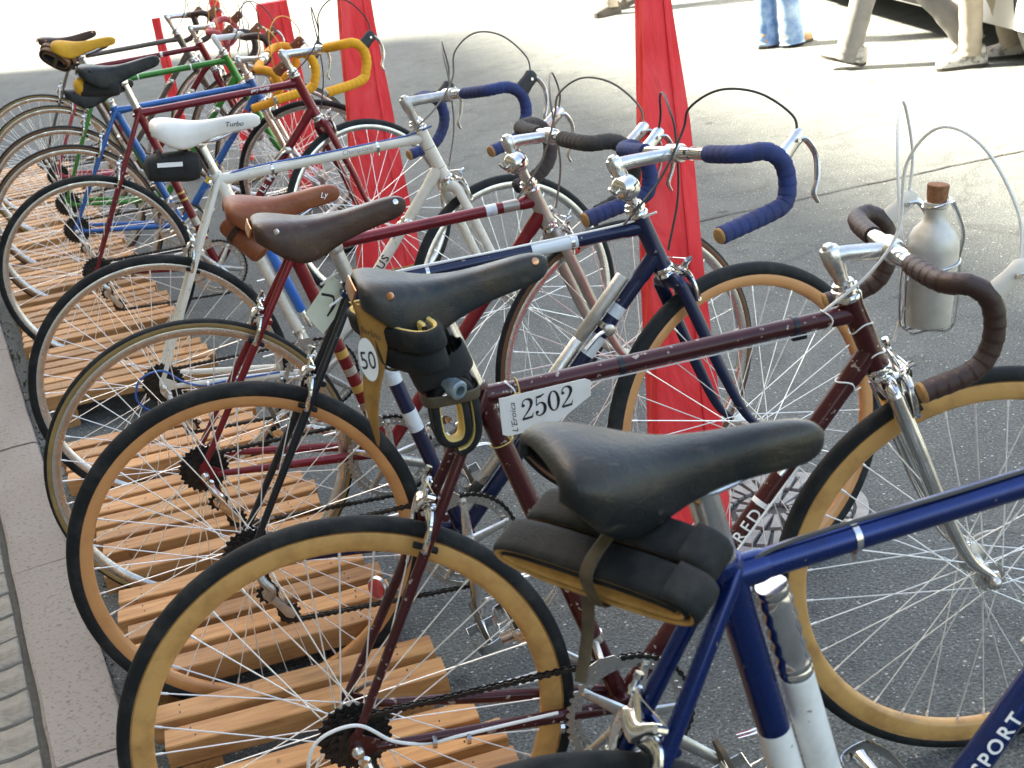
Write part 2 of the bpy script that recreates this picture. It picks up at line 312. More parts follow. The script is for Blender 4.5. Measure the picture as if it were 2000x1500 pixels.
    def prism(s, poly, o, e1, e2, th, mi=None):
        """flat outline (u,v) in plane o,e1,e2 extruded th along the normal, centred"""
        o = Vector(o); e1 = Vector(e1); e2 = Vector(e2); nn = e1.cross(e2).normalized(); n = len(poly)
        vs = [o+e1*u+e2*v-nn*th/2 for u, v in poly]+[o+e1*u+e2*v+nn*th/2 for u, v in poly]
        fs = [tuple(range(n-1, -1, -1)), tuple(range(n, 2*n))]+[(j, (j+1) % n, n+(j+1) % n, n+j) for j in range(n)]
        return s.add(vs, fs, mi)
    def ribbon(s, pts, wd, w, th, mi=None, edge=None, inner=None, closed=False):
        """strap along pts, width w along wd, thickness th; edge/inner material indices"""
        pts = [Vector(p) for p in pts]; k = len(pts); vs = []; fs = []; ms = []
        for i, p in enumerate(pts):
            t = (pts[(i+1) % k]-pts[i-1]) if closed else (pts[min(i+1, k-1)]-pts[max(i-1, 0)])
            wdi = Vector(wd[i]) if isinstance(wd, list) else Vector(wd)
            t.normalize(); wv = (wdi-t*t.dot(wdi)).normalized(); nn = t.cross(wv)
            for a, b in RP: vs.append(p+wv*(a*w)+nn*(b*th))
        c = s.cur if mi is None else mi; e = c if edge is None else edge; q = c if inner is None else inner
        mm = [c, c, c, c, c, e, q, q, q, e]
        for i in range(k if closed else k-1):
            i2 = (i+1) % k
            for j in range(RN): fs.append((i*RN+j, i*RN+(j+1) % RN, i2*RN+(j+1) % RN, i2*RN+j)); ms.append(mm[j])
        if not closed: fs.append(tuple(range(RN-1, -1, -1))); fs.append(tuple(range((k-1)*RN, k*RN))); ms += [c, c]
        o = len(s.v); s.v += [tuple(v) for v in vs]; s.f += [tuple(i+o for i in f) for f in fs]; s.m += ms; return s
    def sphere(s, c, r, sc=(1, 1, 1), nu=14, nv=8, mi=None):
        c = Vector(c); vs = []; fs = []
        for i in range(nv+1):
            a = math.pi*i/nv
            for j in range(nu):
                b = 2*math.pi*j/nu; vs.append(c+V(math.sin(a)*math.cos(b)*r*sc[0], math.sin(a)*math.sin(b)*r*sc[1], math.cos(a)*r*sc[2]))
        for i in range(nv):
            for j in range(nu): fs.append((i*nu+j, (i+1)*nu+j, (i+1)*nu+(j+1) % nu, i*nu+(j+1) % nu))
        return s.add(vs, fs, mi)
    def grid(s, rows, closed_u=False, mi=None):
        k = len(rows[0]); vs = [p for r in rows for p in r]; fs = []
        for i in range(len(rows)-1):
            for j in range(k if closed_u else k-1): fs.append((i*k+j, i*k+(j+1) % k, (i+1)*k+(j+1) % k, (i+1)*k+j))
        return s.add(vs, fs, mi)
    def mesh(s, name, mats, smooth=35):
        me = bpy.data.meshes.new(name); me.from_pydata(s.v, [], s.f)
        for m in (mats if isinstance(mats, (list, tuple)) else [mats]): me.materials.append(m)
        me.polygons.foreach_set('material_index', s.m)
        bm = bmesh.new(); bm.from_mesh(me); bmesh.ops.remove_doubles(bm, verts=bm.verts, dist=1e-6); bmesh.ops.recalc_face_normals(bm, faces=bm.faces); bm.to_mesh(me); bm.free()
        if smooth:
            me.polygons.foreach_set('use_smooth', [True]*len(me.polygons)); me.set_sharp_from_angle(angle=rad(smooth))
        me.update(); return me
    def build(s, name, mats, parent=None, smooth=35, loc=None, label=None):
        return obj(name, s.mesh(name, mats, smooth), parent, loc, label)
def obj(name, me, parent=None, loc=None, label=None):
    o = bpy.data.objects.new(name, me); COL.objects.link(o)
    if parent is not None: o.parent = parent
    if loc is not None: o.location = loc
    if label: o['label'] = label
    return o
def empty(name, loc=(0, 0, 0), rot=(0, 0, 0)):
    o = bpy.data.objects.new(name, None); COL.objects.link(o); o.location = loc; o.rotation_euler = rot; o.empty_display_size = .1; return o
def tag(o, label=None, cat=None, group=None, kind=None):
    if label: o['label'] = label
    if cat: o['category'] = cat
    if group: o['group'] = group
    if kind: o['kind'] = kind
    return o
# ---------------------------------------------------------------- lettering
def text_bm(txt, h, shear=0, space=1.0, bold=0):
    cu = bpy.data.curves.new('lettering', 'FONT'); cu.body = txt; cu.size = 1.; cu.shear = shear; cu.space_character = space; cu.resolution_u = 4; cu.offset = bold
    o = bpy.data.objects.new('lettering', cu); COL.objects.link(o)
    dg = bpy.context.evaluated_depsgraph_get(); me = bpy.data.meshes.new_from_object(o.evaluated_get(dg))
    bpy.data.objects.remove(o); bpy.data.curves.remove(cu)
    bm = bmesh.new(); bm.from_mesh(me); bpy.data.meshes.remove(me)
    xs = [v.co.x for v in bm.verts]; k = h/.72
    x0 = min(xs); 
    for v in bm.verts: v.co = V((v.co.x-x0)*k, v.co.y*k-h/2, 0)
    return bm, (max(xs)-x0)*k
def letters_on_tube(txt, h, P0, ax, r, s0, up, m, parent, name='lettering', shear=0, space=1.0, bold=0, flip=False, length=None, stack=False):
    """wrap a word round a tube: reads along ax from P0+ax*s0, letter tops towards `up`x... centre at radial `up`"""
    P0 = Vector(P0); ax = Vector(ax).normalized(); up = Vector(up); up = (up-ax*up.dot(ax)).normalized(); side = ax.cross(up)
    bm, w = text_bm(txt, h, shear, space, bold); kx = (length/w) if length else 1
    for q in range(-5, 6):
        bmesh.ops.bisect_plane(bm, geom=bm.verts[:]+bm.edges[:]+bm.faces[:], plane_co=(0, q*h/10, 0), plane_no=(0, 1, 0))
    for v in bm.verts:
        u, t = v.co.x*kx, v.co.y
        if flip: u, t = -u, -t
        a = -t/r
        v.co = P0+ax*(s0+u)+(up*math.cos(a)+side*math.sin(a))*(r+.0007)
    me = bpy.data.meshes.new(name); bm.to_mesh(me); bm.free(); me.materials.append(m)
    return obj(name, me, parent)
def letters_flat(txt, h, o, e1, e2, m, parent, name='lettering', shear=0, space=1.0, bold=0, length=None):
    bm, w = text_bm(txt, h, shear, space, bold); kx = (length/w) if length else 1
    o = Vector(o); e1 = Vector(e1); e2 = Vector(e2)
    for v in bm.verts: v.co = o+e1*(v.co.x*kx)+e2*v.co.y
    me = bpy.data.meshes.new(name); bm.to_mesh(me); bm.free(); me.materials.append(m)
    return obj(name, me, parent)
# ---------------------------------------------------------------- setting
def plane_sheet(name, pts, z, m, kind='structure'):
    b = MB(); b.add([(x, y, z) for x, y in pts], [tuple(range(len(pts)))]); o = b.build(name, m, smooth=0); tag(o, kind=kind); return o
plane_sheet('ground', [(-900, -900), (900, -900), (900, 900), (-900, 900)], 0, M_asph)
def kx(y): return -.344-.138*(y-2.65)          # kerb face towards the asphalt
KD = V(-.138, 1, 0).normalized(); KN = V(-1, -.138, 0).normalized()   # along the kerb, into the pavement
def kp(s, d, z=0): return V(kx(0), 0, z)+KD*s+KN*d                    # s along the kerb, d away from the road
KH = .055
PWC = .118*5+.006
# pavement bed, kerb stones, pavers
b = MB(); q = [kp(-30, .0), kp(60, .0), kp(60, 60), kp(-30, 60)]
vs = [p+V(0, 0, KH-.016) for p in [kp(-30, .02), kp(60, .02), kp(60, 3.4), kp(-30, 3.4)]]
b.add(vs+[v-V(0, 0, KH+.05) for v in vs], [(0, 1, 2, 3), (0, 4, 5, 1), (1, 5, 6, 2), (2, 6, 7, 3), (3, 7, 4, 0)])
def paving_mat():
    m, t, bs = nodes_of('far_paving'); tc = N(t, 'ShaderNodeTexCoord'); mp = N(t, 'ShaderNodeMapping'); mp.inputs['Rotation'].default_value = (0, 0, -math.atan2(.138, 1)+rad(90)); L(t, tc.outputs['Object'], mp.inputs[0])
    br = N(t, 'ShaderNodeTexBrick'); L(t, mp.outputs[0], br.inputs['Vector']); br.inputs['Scale'].default_value = 1.; br.inputs['Brick Width'].default_value = .124; br.inputs['Row Height'].default_value = .118; br.inputs['Mortar Size'].default_value = .006
    br.inputs['Color1'].default_value = (.26, .23, .18, 1); br.inputs['Color2'].default_value = (.20, .175, .135, 1); br.inputs['Mortar'].default_value = (.075, .068, .055, 1)
    L(t, br.outputs['Color'], bs.inputs['Base Color']); bs.inputs['Roughness'].default_value = .92
    bp = N(t, 'ShaderNodeBump', Strength=.6, Distance=.006, invert=True); L(t, br.outputs['Fac'], bp.inputs['Height']); L(t, bp.outputs[0], bs.inputs['Normal']); return m
pavement = b.build('pavement', M_joint, smooth=0)
pb = MB(); va = [kp(8.62, .152, KH-.002), kp(60, .152, KH-.002), kp(60, 3.4, KH-.002), kp(8.62, 3.4, KH-.002)]; vb = [kp(-30, .152+PWC, KH-.002), kp(8.62, .152+PWC, KH-.002), kp(8.62, 3.4, KH-.002), kp(-30, 3.4, KH-.002)]
M_far = paving_mat()
for vv in (va, vb):
    pb = MB(); pb.add(vv, [(0, 1, 2, 3)]); pb.build('paving_field', M_far, pavement, smooth=0); tag(pavement, kind='structure')
rk = random.Random(3)
b = MB(); vs = [kp(-30, .012, 0), kp(60, .012, 0), kp(60, .02, 0), kp(-30, .02, 0)]
b.add([v+V(0, 0, KH-.02) for v in vs]+[v-V(0, 0, .05) for v in vs], [(0, 1, 2, 3), (4, 5, 6, 7), (0, 4, 5, 1), (1, 5, 6, 2), (2, 6, 7, 3), (3, 7, 4, 0)])
kerb = b.build('kerb', M_joint, smooth=0); tag(kerb, kind='structure')
s = -3.0; KLEN = []
while s < 18: 
    KLEN.append(s); s += 1.02+rk.uniform(-.1, .15)
KLEN = [x+(3.41-min(KLEN, key=lambda q: abs(q-3.41))) for x in KLEN]
for i in range(len(KLEN)-1):
    a, c = KLEN[i]+.004, KLEN[i+1]-.004; mb = MB(); L0 = c-a; n = 10; rows = []
    prof = [(0, -.05), (0, KH-.012), (.003, KH-.004), (.012, KH), (.070, KH+.001), (.138, KH), (.146, KH-.005), (.148, -.05)]
    dz = rk.uniform(-.002, .002)
    for j in range(n+1):
        rows.append([kp(a+L0*j/n, d+(rk.uniform(-.0015, .0015)), z+dz+(rk.uniform(-.0012, .0012) if z > 0 else 0)) for d, z in prof])
    mb.grid(rows); mb.f += [tuple(range(len(prof)-1, -1, -1)), tuple(range(n*len(prof), (n+1)*len(prof)))]; mb.m += [0, 0]
    mb.build('kerb_stone', M_kerb, kerb, smooth=30)
# wave-edged concrete pavers, laid in columns parallel to the kerb
PW, PL = .118, .124
def paver_mesh(seed):
    r = random.Random(seed); mb = MB(); out = []
    hw, hl = PW/2-.0055, PL/2-.0060; bow = .013
    for k in range(7): u = -hw+2*hw*k/6; out.append((u, -hl-bow*(1-(u/hw)**2)))
    for k in range(7): u = hw-2*hw*k/6; out.append((u, hl-bow*(1-(u/hw)**2)))
    rings = [(-.03, 1.), (-.008, 1.), (-.002, .965), (r.uniform(.0, .002), .84)]
    n = len(out); vs = [(x*k+r.uniform(-.0007, .0007), y*k+r.uniform(-.0007, .0007), z) for z, k in rings for x, y in out]
    fs = [(i*n+j, i*n+(j+1) % n, (i+1)*n+(j+1) % n, (i+1)*n+j) for i in range(3) for j in range(n)]+[tuple(range(3*n, 4*n))]
    mb.add(vs, fs); return mb.mesh('paver', M_paver, 40)
PM = [paver_mesh(i) for i in range(8)]
KROT = math.atan2(.138, 1)
for c in range(5):
    for rr_ in range(58):
        p = kp(1.4+rr_*PL+(PL/2 if c % 2 else 0), .156+PW*(c+.5), KH-.001+rk.uniform(-.002, .002))
        o = obj('paver', rk.choice(PM), pavement, p); o.rotation_euler = (rk.uniform(-.008, .008), rk.uniform(-.008, .008), KROT+rk.uniform(-.015, .015))
# dirt and weeds in the gutter under the kerb
mb = MB(); rg = random.Random(9)
for k in range(420):
    s = rg.uniform(1.6, 9); p = kp(s, -rg.random()**2*.10, .002); r = rg.uniform(.0015, .005)
    mb.box(p, (r*rg.uniform(1, 3), r, r*.8), Matrix.Rotation(rg.uniform(0, 6.28), 3, 'Z'))
for c_ in range(9):
    s = rg.uniform(2.4, 6.5); p0 = kp(s, -.012, 0)
    for k in range(16):
        a = rg.uniform(0, 6.28); ln = rg.uniform(.012, .035); d = V(math.cos(a)*.6, math.sin(a)*.6, 1).normalized(); p = p0+V(rg.uniform(-.02, .02), rg.uniform(-.05, .05), 0)
        mb.sweep([p, p+d*ln*.6, p+d*ln+V(d.x, d.y, -.4)*.006], [.0016, .0012, .0003], 4, mi=1)
M_grit = mat('gutter_grit', (.12, .10, .075), .95, col2=(.06, .05, .04), scale=80); M_weed = mat('gutter_weed', (.05, .075, .02), .8)
tag(mb.build('gutter_litter', [M_grit, M_weed], smooth=0), kind='stuff')
# seam where two asphalt lanes meet: thin sealed crack
mb = MB(); rs = random.Random(5); rows = []
for k in range(90):
    x = .9+k*.06; y = 5.235-.022*(x-1.9)+rs.uniform(-.006, .006); w = .004+rs.random()*.004
    rows.append([(x, y-w, .004), (x, y+w, .004)])
mb.grid(rows); M_seam = mat('bitumen_seam', (.022, .022, .022), .7); tag(mb.build('asphalt_seam', M_seam, smooth=0), kind='structure')
# round drain cover in a pale concrete collar, seen through the front wheels
mc = V(1.145, 2.76, 0)
dr = empty('drain_cover', mc); tag(dr, 'round cast iron drain cover with rows of slots in pale concrete collar', 'drain cover')
def annulus(mb, r0, r1, z0, z1, n=48, mi=None):
    vs = []; 
    for k in range(n):
        a = 2*math.pi*k/n; c, s_ = math.cos(a), math.sin(a)
        vs += [(r0*c, r0*s_, z0), (r0*c, r0*s_, z1), (r1*c, r1*s_, z1), (r1*c, r1*s_, z0)]
    fs = []
    for k in range(n):
        k2 = (k+1) % n
        for j in range(4): fs.append((k*4+j, k*4+(j+1) % 4, k2*4+(j+1) % 4, k2*4+j))
    mb.add(vs, fs, mi)
mb = MB(); annulus(mb, .178, .205, -.02, .006); mb.build('collar', M_lightconc, dr)
mb = MB(); mb.lathe((0, 0, -.02), (0, 0, 1), [(0, .176), (.0222, .176)], 40); mb.build('pit', M_iron, dr, smooth=0)
for r0, r1, nn in ((.028, .092, 14), (.108, .170, 30)):
    for k in range(nn):
        a0 = 2*math.pi*(k+.18)/nn; a1 = 2*math.pi*(k+.82)/nn; mb = MB(); pl = [(r0*math.cos(a0), r0*math.sin(a0)), (r1*math.cos(a0), r1*math.sin(a0)), (r1*math.cos(a1), r1*math.sin(a1)), (r0*math.cos(a1), r0*math.sin(a1))]
        mb.prism(pl, (0, 0, .007), (1, 0, 0), (0, 1, 0), .008); mb.build('slot_bar', M_lightconc, dr, smooth=0)
# building along the pavement whose shade covers the bicycles (stands left of the picture)
BX, BY, BH = -4.6, 20.26, 12.2
bl = empty('town_house', (BX, 0, 0)); tag(bl, 'long ochre plastered town house along the pavement with green shutters', 'building')
mb = MB(); mb.box((-5, BY/2-10, BH/2-.25), (10, BY+20, BH-.5)); mb.build('wall', M_plaster, bl, smooth=0)
mb = MB(); mb.box((-5+.15, BY/2-10, BH-.35+.1), (10.3, BY+20-.02, .5)); mb.build('cornice', M_stone, bl, smooth=0)
mb = MB(); mb.add([(.1, -19.9, BH), (.1, BY-.1, BH), (-5, BY-2, BH+1.4), (-5, -18, BH+1.4), (-9.9, BY-.1, BH), (-9.9, -19.9, BH)], [(0, 1, 2, 3), (3, 2, 4, 5), (1, 4, 2), (0, 3, 5)]); mb.build('roof', M_roof, bl, smooth=0)
mb = MB(); mb.box((.03, BY/2-10, .45), (.06, BY+19.9, .9)); mb.build('plinth', M_stone, bl, smooth=0)
wm = MB(); wm.box((.012, 0, 0), (.03, 1.0, 1.7)); wmesh = wm.mesh('pane', M_glass, 0)
fm = MB()
for yy in (-.56, .56): fm.box((.05, yy, 0), (.1, .12, 1.94))
fm.box((.05, 0, .91), (.1, 1.0, .12)); fm.box((.08, 0, -.93), (.16, 1.3, .08)); fm.box((.03, 0, 0), (.04, .06, 1.7)); fmesh = fm.mesh('window', M_stone, 0)
sm_ = MB()
for yy in (-.92, .92):
    for k in range(14): sm_.box((.06, yy, -.85+k*.13), (.05, .56, .10), Matrix.Rotation(.35, 3, 'Y'))
smesh = sm_.mesh('shutter', M_shutter, 0)
for fl in range(3):
    for k in range(12):
        o = obj('window', fmesh, bl, (0, -18+k*3.3, 2.4+fl*3.6)); obj('pane', wmesh, o); obj('shutter', smesh, o)
# ---------------------------------------------------------------- wooden pallets beside the kerb
def pal_l(y): return -.262-.137*(y-2.46)
def pal_r(y): return .305-.128*(y-2.1)
PLANES = [(1.223, .160, 3.32), (1.847, .069, -2.47), (2.541, -.019, -1.64), (3.05, -.079, -.13), (3.704, -.145, 1.25), (5.118, -.321, -.32), (5.929, -.408, -.14), (6.536, -.461, -.12), (7.338, -.526, -.25), (7.904, -.604, .18)]
slatm = {}
def slat_mesh(k, ln, w, h):
    mb = MB(); r = random.Random(k); n = 5; rows = []; c = .0025
    for j in range(n+1):
        x = -ln/2+ln*j/n; dy = r.uniform(-.0012, .0012); dz = r.uniform(-.001, .001)
        rows.append([(x, y+dy, z+dz) for y, z in ((-w/2+c, 0), (-w/2, c), (-w/2, h-c), (-w/2+c, h), (w/2-c, h), (w/2, h-c), (w/2, c), (w/2-c, 0))])
    mb.grid(rows, closed_u=True); mb.f += [tuple(range(7, -1, -1)), tuple(range(n*8, n*8+8))]; mb.m += [0, 0]
    if w < .066:
        for xx in (-.40, .365):
            for yy in (-.012, .014): mb.lathe((xx+r.uniform(-.01, .01), yy, h-.0008), (0, 0, 1), [(0, .0034), (.0016, .0030)], 8, mi=1)
    return mb.mesh('slat', [M_wood, M_iron], 25)
SL = [slat_mesh(k, 1.0, .062, .046) for k in range(4)]
BR = slat_mesh(77, 1.0, .07, .066)
rp = random.Random(21)
PAL = [(1.28, 2.235, 'slatted pine pallet round the rear wheel of the dark maroon bicycle with the number card'), (2.30, 3.14, 'slatted pine pallet between the two wheels with orange and olive sidewalls'),
       (3.20, 4.06, 'slatted pine pallet under the rear wheel of the cream white bicycle'), (4.50, 5.74, 'wide slatted pine pallet under the rear wheel of the wine bicycle with yellow bars'),
       (5.80, 6.86, 'slatted pine pallet under the azure and green bicycles'), (6.94, 8.18, 'slatted pine pallet under the brown grey bicycle'), (8.26, 9.40, 'empty slatted pine pallet beyond the last bicycle')]
for y0, y1, lab in PAL:
    ym = (y0+y1)/2; root = empty('wooden_pallet', ((pal_l(ym)+pal_r(ym))/2, ym, 0)); tag(root, lab, 'pallet', 'pine pallets along the kerb')
    ox, oy = root.location.x, root.location.y
    wedge = rp.uniform(-.012, .012)
    for side, off in ((0, .055), (1, -.075)):
        xa = (pal_l(ym)+off) if side == 0 else (pal_r(ym)+off)
        # bearer pieces, cut where a wheel stands between them
        segs = []; a = y0
        for py, px, yaw in PLANES:
            pw = py+(xa-px)*math.tan(rad(yaw))
            if a < pw < y1 and side == 1 and abs(xa-px) < .30: pass
            if y0 < pw < y1 and abs(xa-px) < .29: segs.append((a, pw-.028)); a = pw+.028
        segs.append((a, y1))
        for sa, sb in segs:
            if sb-sa < .05: continue
            yc = (sa+sb)/2; o = obj('bearer', BR, root, (xa-.133*(yc-ym)-ox, yc-oy, 0)); o.rotation_euler = (0, 0, rad(90)+.133); o.scale = ((sb-sa)-.004, 1, 1)
    y = y0+.03
    while y < y1-.02:
        hit = None
        for py, px, yaw in PLANES:
            if abs(y-(py+((pal_l(y)+pal_r(y))/2-px)*math.tan(rad(yaw)))) < .052: hit = py
        if hit is None:
            xl, xr = pal_l(y)+rp.uniform(-.012, .012), pal_r(y)+rp.uniform(-.022, .022)
            o = obj('slat', rp.choice(SL), root, ((xl+xr)/2-ox, y-oy, .0665+rp.uniform(0, .0012))); o.scale = (xr-xl, 1, 1); o.rotation_euler = (0, 0, wedge*.4+rp.uniform(-.008, .008)+rad(-1))
            y += .0815+rp.uniform(-.004, .009)
        else: y += .012
# ---------------------------------------------------------------- bicycle parts
WR = .338
HA = rad(72.5)
def gear(mb, c, r, n, ri, th, depth=.004, mi=None):
    """toothed ring, axis along y, centre c"""
    c = Vector(c); k = n*4; vs = []
    for i in range(k):
        a = 2*math.pi*i/k; ro = r+(depth*.5 if i % 4 in (0, 1) else -depth*.5); d = V(math.cos(a), 0, math.sin(a))
        for y in (-th/2, th/2): vs += [c+d*ro+V(0, y, 0), c+d*ri+V(0, y, 0)]
    fs = []
    for i in range(k):
        a, b2 = i*4, ((i+1) % k)*4
        fs += [(a, b2, b2+1, a+1), (a+2, a+3, b2+3, b2+2), (a, a+2, b2+2, b2), (a+1, b2+1, b2+3, a+3)]
    mb.add(vs, fs, mi)
_wc = {}
def wheel_meshes(kind, rear):
    key = (kind, rear)
    if key in _wc: return _wc[key]
    spec = dict(honey=(M_tan, M_woodrim, .0142, 104, .031), orange=(M_orange, M_orim, .0158, 120, .024), gum=(M_gum, M_alloy, .0115, 72, 0), black=(M_rubber, M_alloy, .0135, 60, 0), brown=(M_brownw, M_alloy, .0120, 70, 0))[kind]
    side, rimm, rt, ang, wood = spec; Rm = WR-rt; n = 96
    mb = MB(); prof = []; m = 26
    for j in range(m):
        a = 2*math.pi*j/m-math.pi; prof.append((a, math.cos(a)*rt, math.sin(a)*rt*.97))
    vs = []; fs = []; ms = []
    for i in range(n):
        t = 2*math.pi*i/n; c, s = math.cos(t), math.sin(t)
        for a, dr, dy in prof:
            rr = Rm+dr; vs.append((rr*c, dy, rr*s))
    for i in range(n):
        i2 = (i+1) % n
        for j in range(m):
            j2 = (j+1) % m; fs.append((i*m+j, i*m+j2, i2*m+j2, i2*m+j)); am = prof[j][0]+math.pi/m
            ms.append(0 if abs(am) < rad(ang) else 1)
    mb.add(vs, fs); mb.m = ms
    # shallow tread ribs
    tyre = mb.mesh('tyre', [M_rubber, side], 60)
    ro, ri_ = Rm-rt*.55, (Rm-rt*.55-wood if wood else Rm-rt*.55-.019); hw = .0115 if wood else .0105
    mb = MB(); pf = [(ro, -hw), (ro-.004, -hw-.0008), (ri_+.008, -hw), (ri_+.002, -hw*.72), (ri_, -hw*.3), (ri_, hw*.3), (ri_+.002, hw*.72), (ri_+.008, hw), (ro-.004, hw+.0008), (ro, hw)]
    k = len(pf); vs = [(r*math.cos(2*math.pi*i/n), y, r*math.sin(2*math.pi*i/n)) for i in range(n) for r, y in pf]
    fs = [(i*k+j, i*k+(j+1) % k, ((i+1) % n)*k+(j+1) % k, ((i+1) % n)*k+j) for i in range(n) for j in range(k)]
    mb.add(vs, fs); rim = mb.mesh('wheel', rimm, 40)
    # hub: barrel, flanges, axle, quick-release
    mb = MB(); fl = (-.020, .036) if rear else (-.034, .034); fr = .024 if kind in ('gum', 'black') else .021
    mb.lathe((0, fl[0]-.006, 0), (0, 1, 0), [(0, .012), (.004, .013), (.0045, fr+.004), (.0075, fr+.004), (.012, .011), (.03, .0095), (fl[1]-fl[0]-.004, .011), (fl[1]-fl[0], fr+.004), (fl[1]-fl[0]+.003, fr+.004), (fl[1]-fl[0]+.004, .013), (fl[1]-fl[0]+.010, .012)], 20)
    e = .066 if rear else .052
    mb.tube((0, -e, 0), (0, e, 0), .0055, n=10)
    for sg in (-1, 1): mb.lathe((0, sg*e, 0), (0, sg, 0), [(-.002, .009), (.004, .010), (.010, .008), (.013, .004)], 12)
    mb.sweep(catmull([(0, e+.010, 0), (.012, e+.014, .008), (.034, e+.012, .018), (.056, e+.006, .022)], 4), [.005, .0055, .005, .0035], 8, flat=(1, .6))
    hub = mb.mesh('hub', M_alloy, 40)
    mb = MB(); rr = random.Random(4)
    for i in range(36):
        a = 2*math.pi*i/36; y = fl[i % 2]+(.0015 if (i//2) % 2 else -.0015); s = 1 if (i//2) % 2 else -1
        ah = a+s*rad(64); p0 = V(math.cos(ah)*fr, y, math.sin(ah)*fr); p1 = V(math.cos(a)*(ri_+.002), (-.003, .003)[i % 2], math.sin(a)*(ri_+.002)); d = (p1-p0).normalized()
        mb.sweep([p0, p1-d*.012], .00115, 6, cap=False); mb.sweep([p1-d*.013, p1], .0021, 6)
    a = rad(17)   # valve
    mb.sweep([V(math.cos(a)*(ri_+.001), 0, math.sin(a)*(ri_+.001)), V(math.cos(a)*(ri_-.03), 0, math.sin(a)*(ri_-.03))], [.003, .0022], 8)
    spk = mb.mesh('spokes', M_spoke, 50)
    fw = None
    if rear:
        mb = MB(); nt_ = [14, 17, 20, 23, 26]
        for i, t_ in enumerate(nt_): gear(mb, (0, -.047+.0055*i, 0), t_*.00204, t_, t_*.00204-.016 if t_ > 17 else .012, .0022, .0045)
        mb.lathe((0, -.052, 0), (0, 1, 0), [(0, .013), (.002, .017), (.026, .020), (.028, .019)], 18)
        fw = mb.mesh('freewheel', M_dark, 30)
    _wc[key] = (tyre, rim, hub, spk, fw); return _wc[key]
def add_wheel(root, kind, rear, loc, spin, S=None):
    tyre, rim, hub, spk, fw = wheel_meshes(kind, rear)
    w = obj('wheel', rim, root)
    w.matrix_basis = (S or Matrix.Identity(4)) @ Matrix.Translation(loc) @ Matrix.Rotation(spin, 4, 'Y')
    obj('tyre', tyre, w)
    h = obj('hub', hub, w); h.matrix_basis = Matrix.Rotation(-spin, 4, 'Y')
    s = obj('spokes', spk, w); s['kind'] = 'stuff'
    if fw: obj('freewheel', fw, w)
    return w
def brake(root, c, e_out, e_up, m, S=None, size=1.12):
    """side-pull caliper: c pivot, e_out away from the frame, e_up up along the stays"""
    c = Vector(c); o = Vector(e_out).normalized(); u = Vector(e_up).normalized(); u = (u-o*u.dot(o)).normalized(); y = V(0, 1, 0); k = size
    mb = MB(); mb.lathe(c-o*.012, o, [(0, .0055), (.012, .006), (.0121, .0095), (.017, .0095), (.0171, .007), (.034, .007), (.036, .004)], 12)
    for sg, off in ((-1, .014), (1, .021)):
        q = c+o*off
        pts = [q+y*(sg*-.034*k)+u*.026*k, q+y*(sg*-.020*k)+u*.017*k, q, q+y*(sg*.026*k)+u*.002-o*.003, q+y*(sg*.037*k)-u*.020*k-o*.008, q+y*(sg*.034*k)-u*.045*k-o*.013]
        mb.sweep(catmull(pts, 4), [.0055, .0062, .0105, .0098, .0086, .0080], 10, flat=(.65, 1.1), ref=o)
        mb.lathe(q+y*(sg*-.034*k)+u*.026*k-o*.006, o, [(0, .005), (.012, .005)], 8)
        b2 = q+y*(sg*.030*k)-u*.043*k-o*.018
        mb.lathe(q+y*(sg*.042*k)-u*.043*k-o*.011, y*-sg, [(0, .0045), (.008, .006), (.014, .004)], 8)
    mb.sweep([c+o*.017+y*.034*k+u*.026*k, c+o*.017-y*.034*k+u*.030*k], .0012, 5)
    mb.lathe(c+o*.017+y*.034*k+u*.020*k, u, [(0, .004), (.018, .004), (.02, .0055), (.026, .005)], 8)
    br = mb.build('brake', m, root)
    for sg, off in ((-1, .014), (1, .021)):
        b2 = c+o*(off-.016)+y*(sg*.0235*k)-u*.044*k
        M3 = Matrix((Vector(o).cross(u), -o, u)).transposed() if False else Matrix.Identity(3)
        pm = MB(); t = u.cross(y).normalized(); pm.sweep([b2-t*.018, b2+t*.018], .0062, 6, flat=(1, .75), ref=y); pm.build('brake_pad', M_rubber, br)
    if S is not None: br.matrix_basis = S
    return br
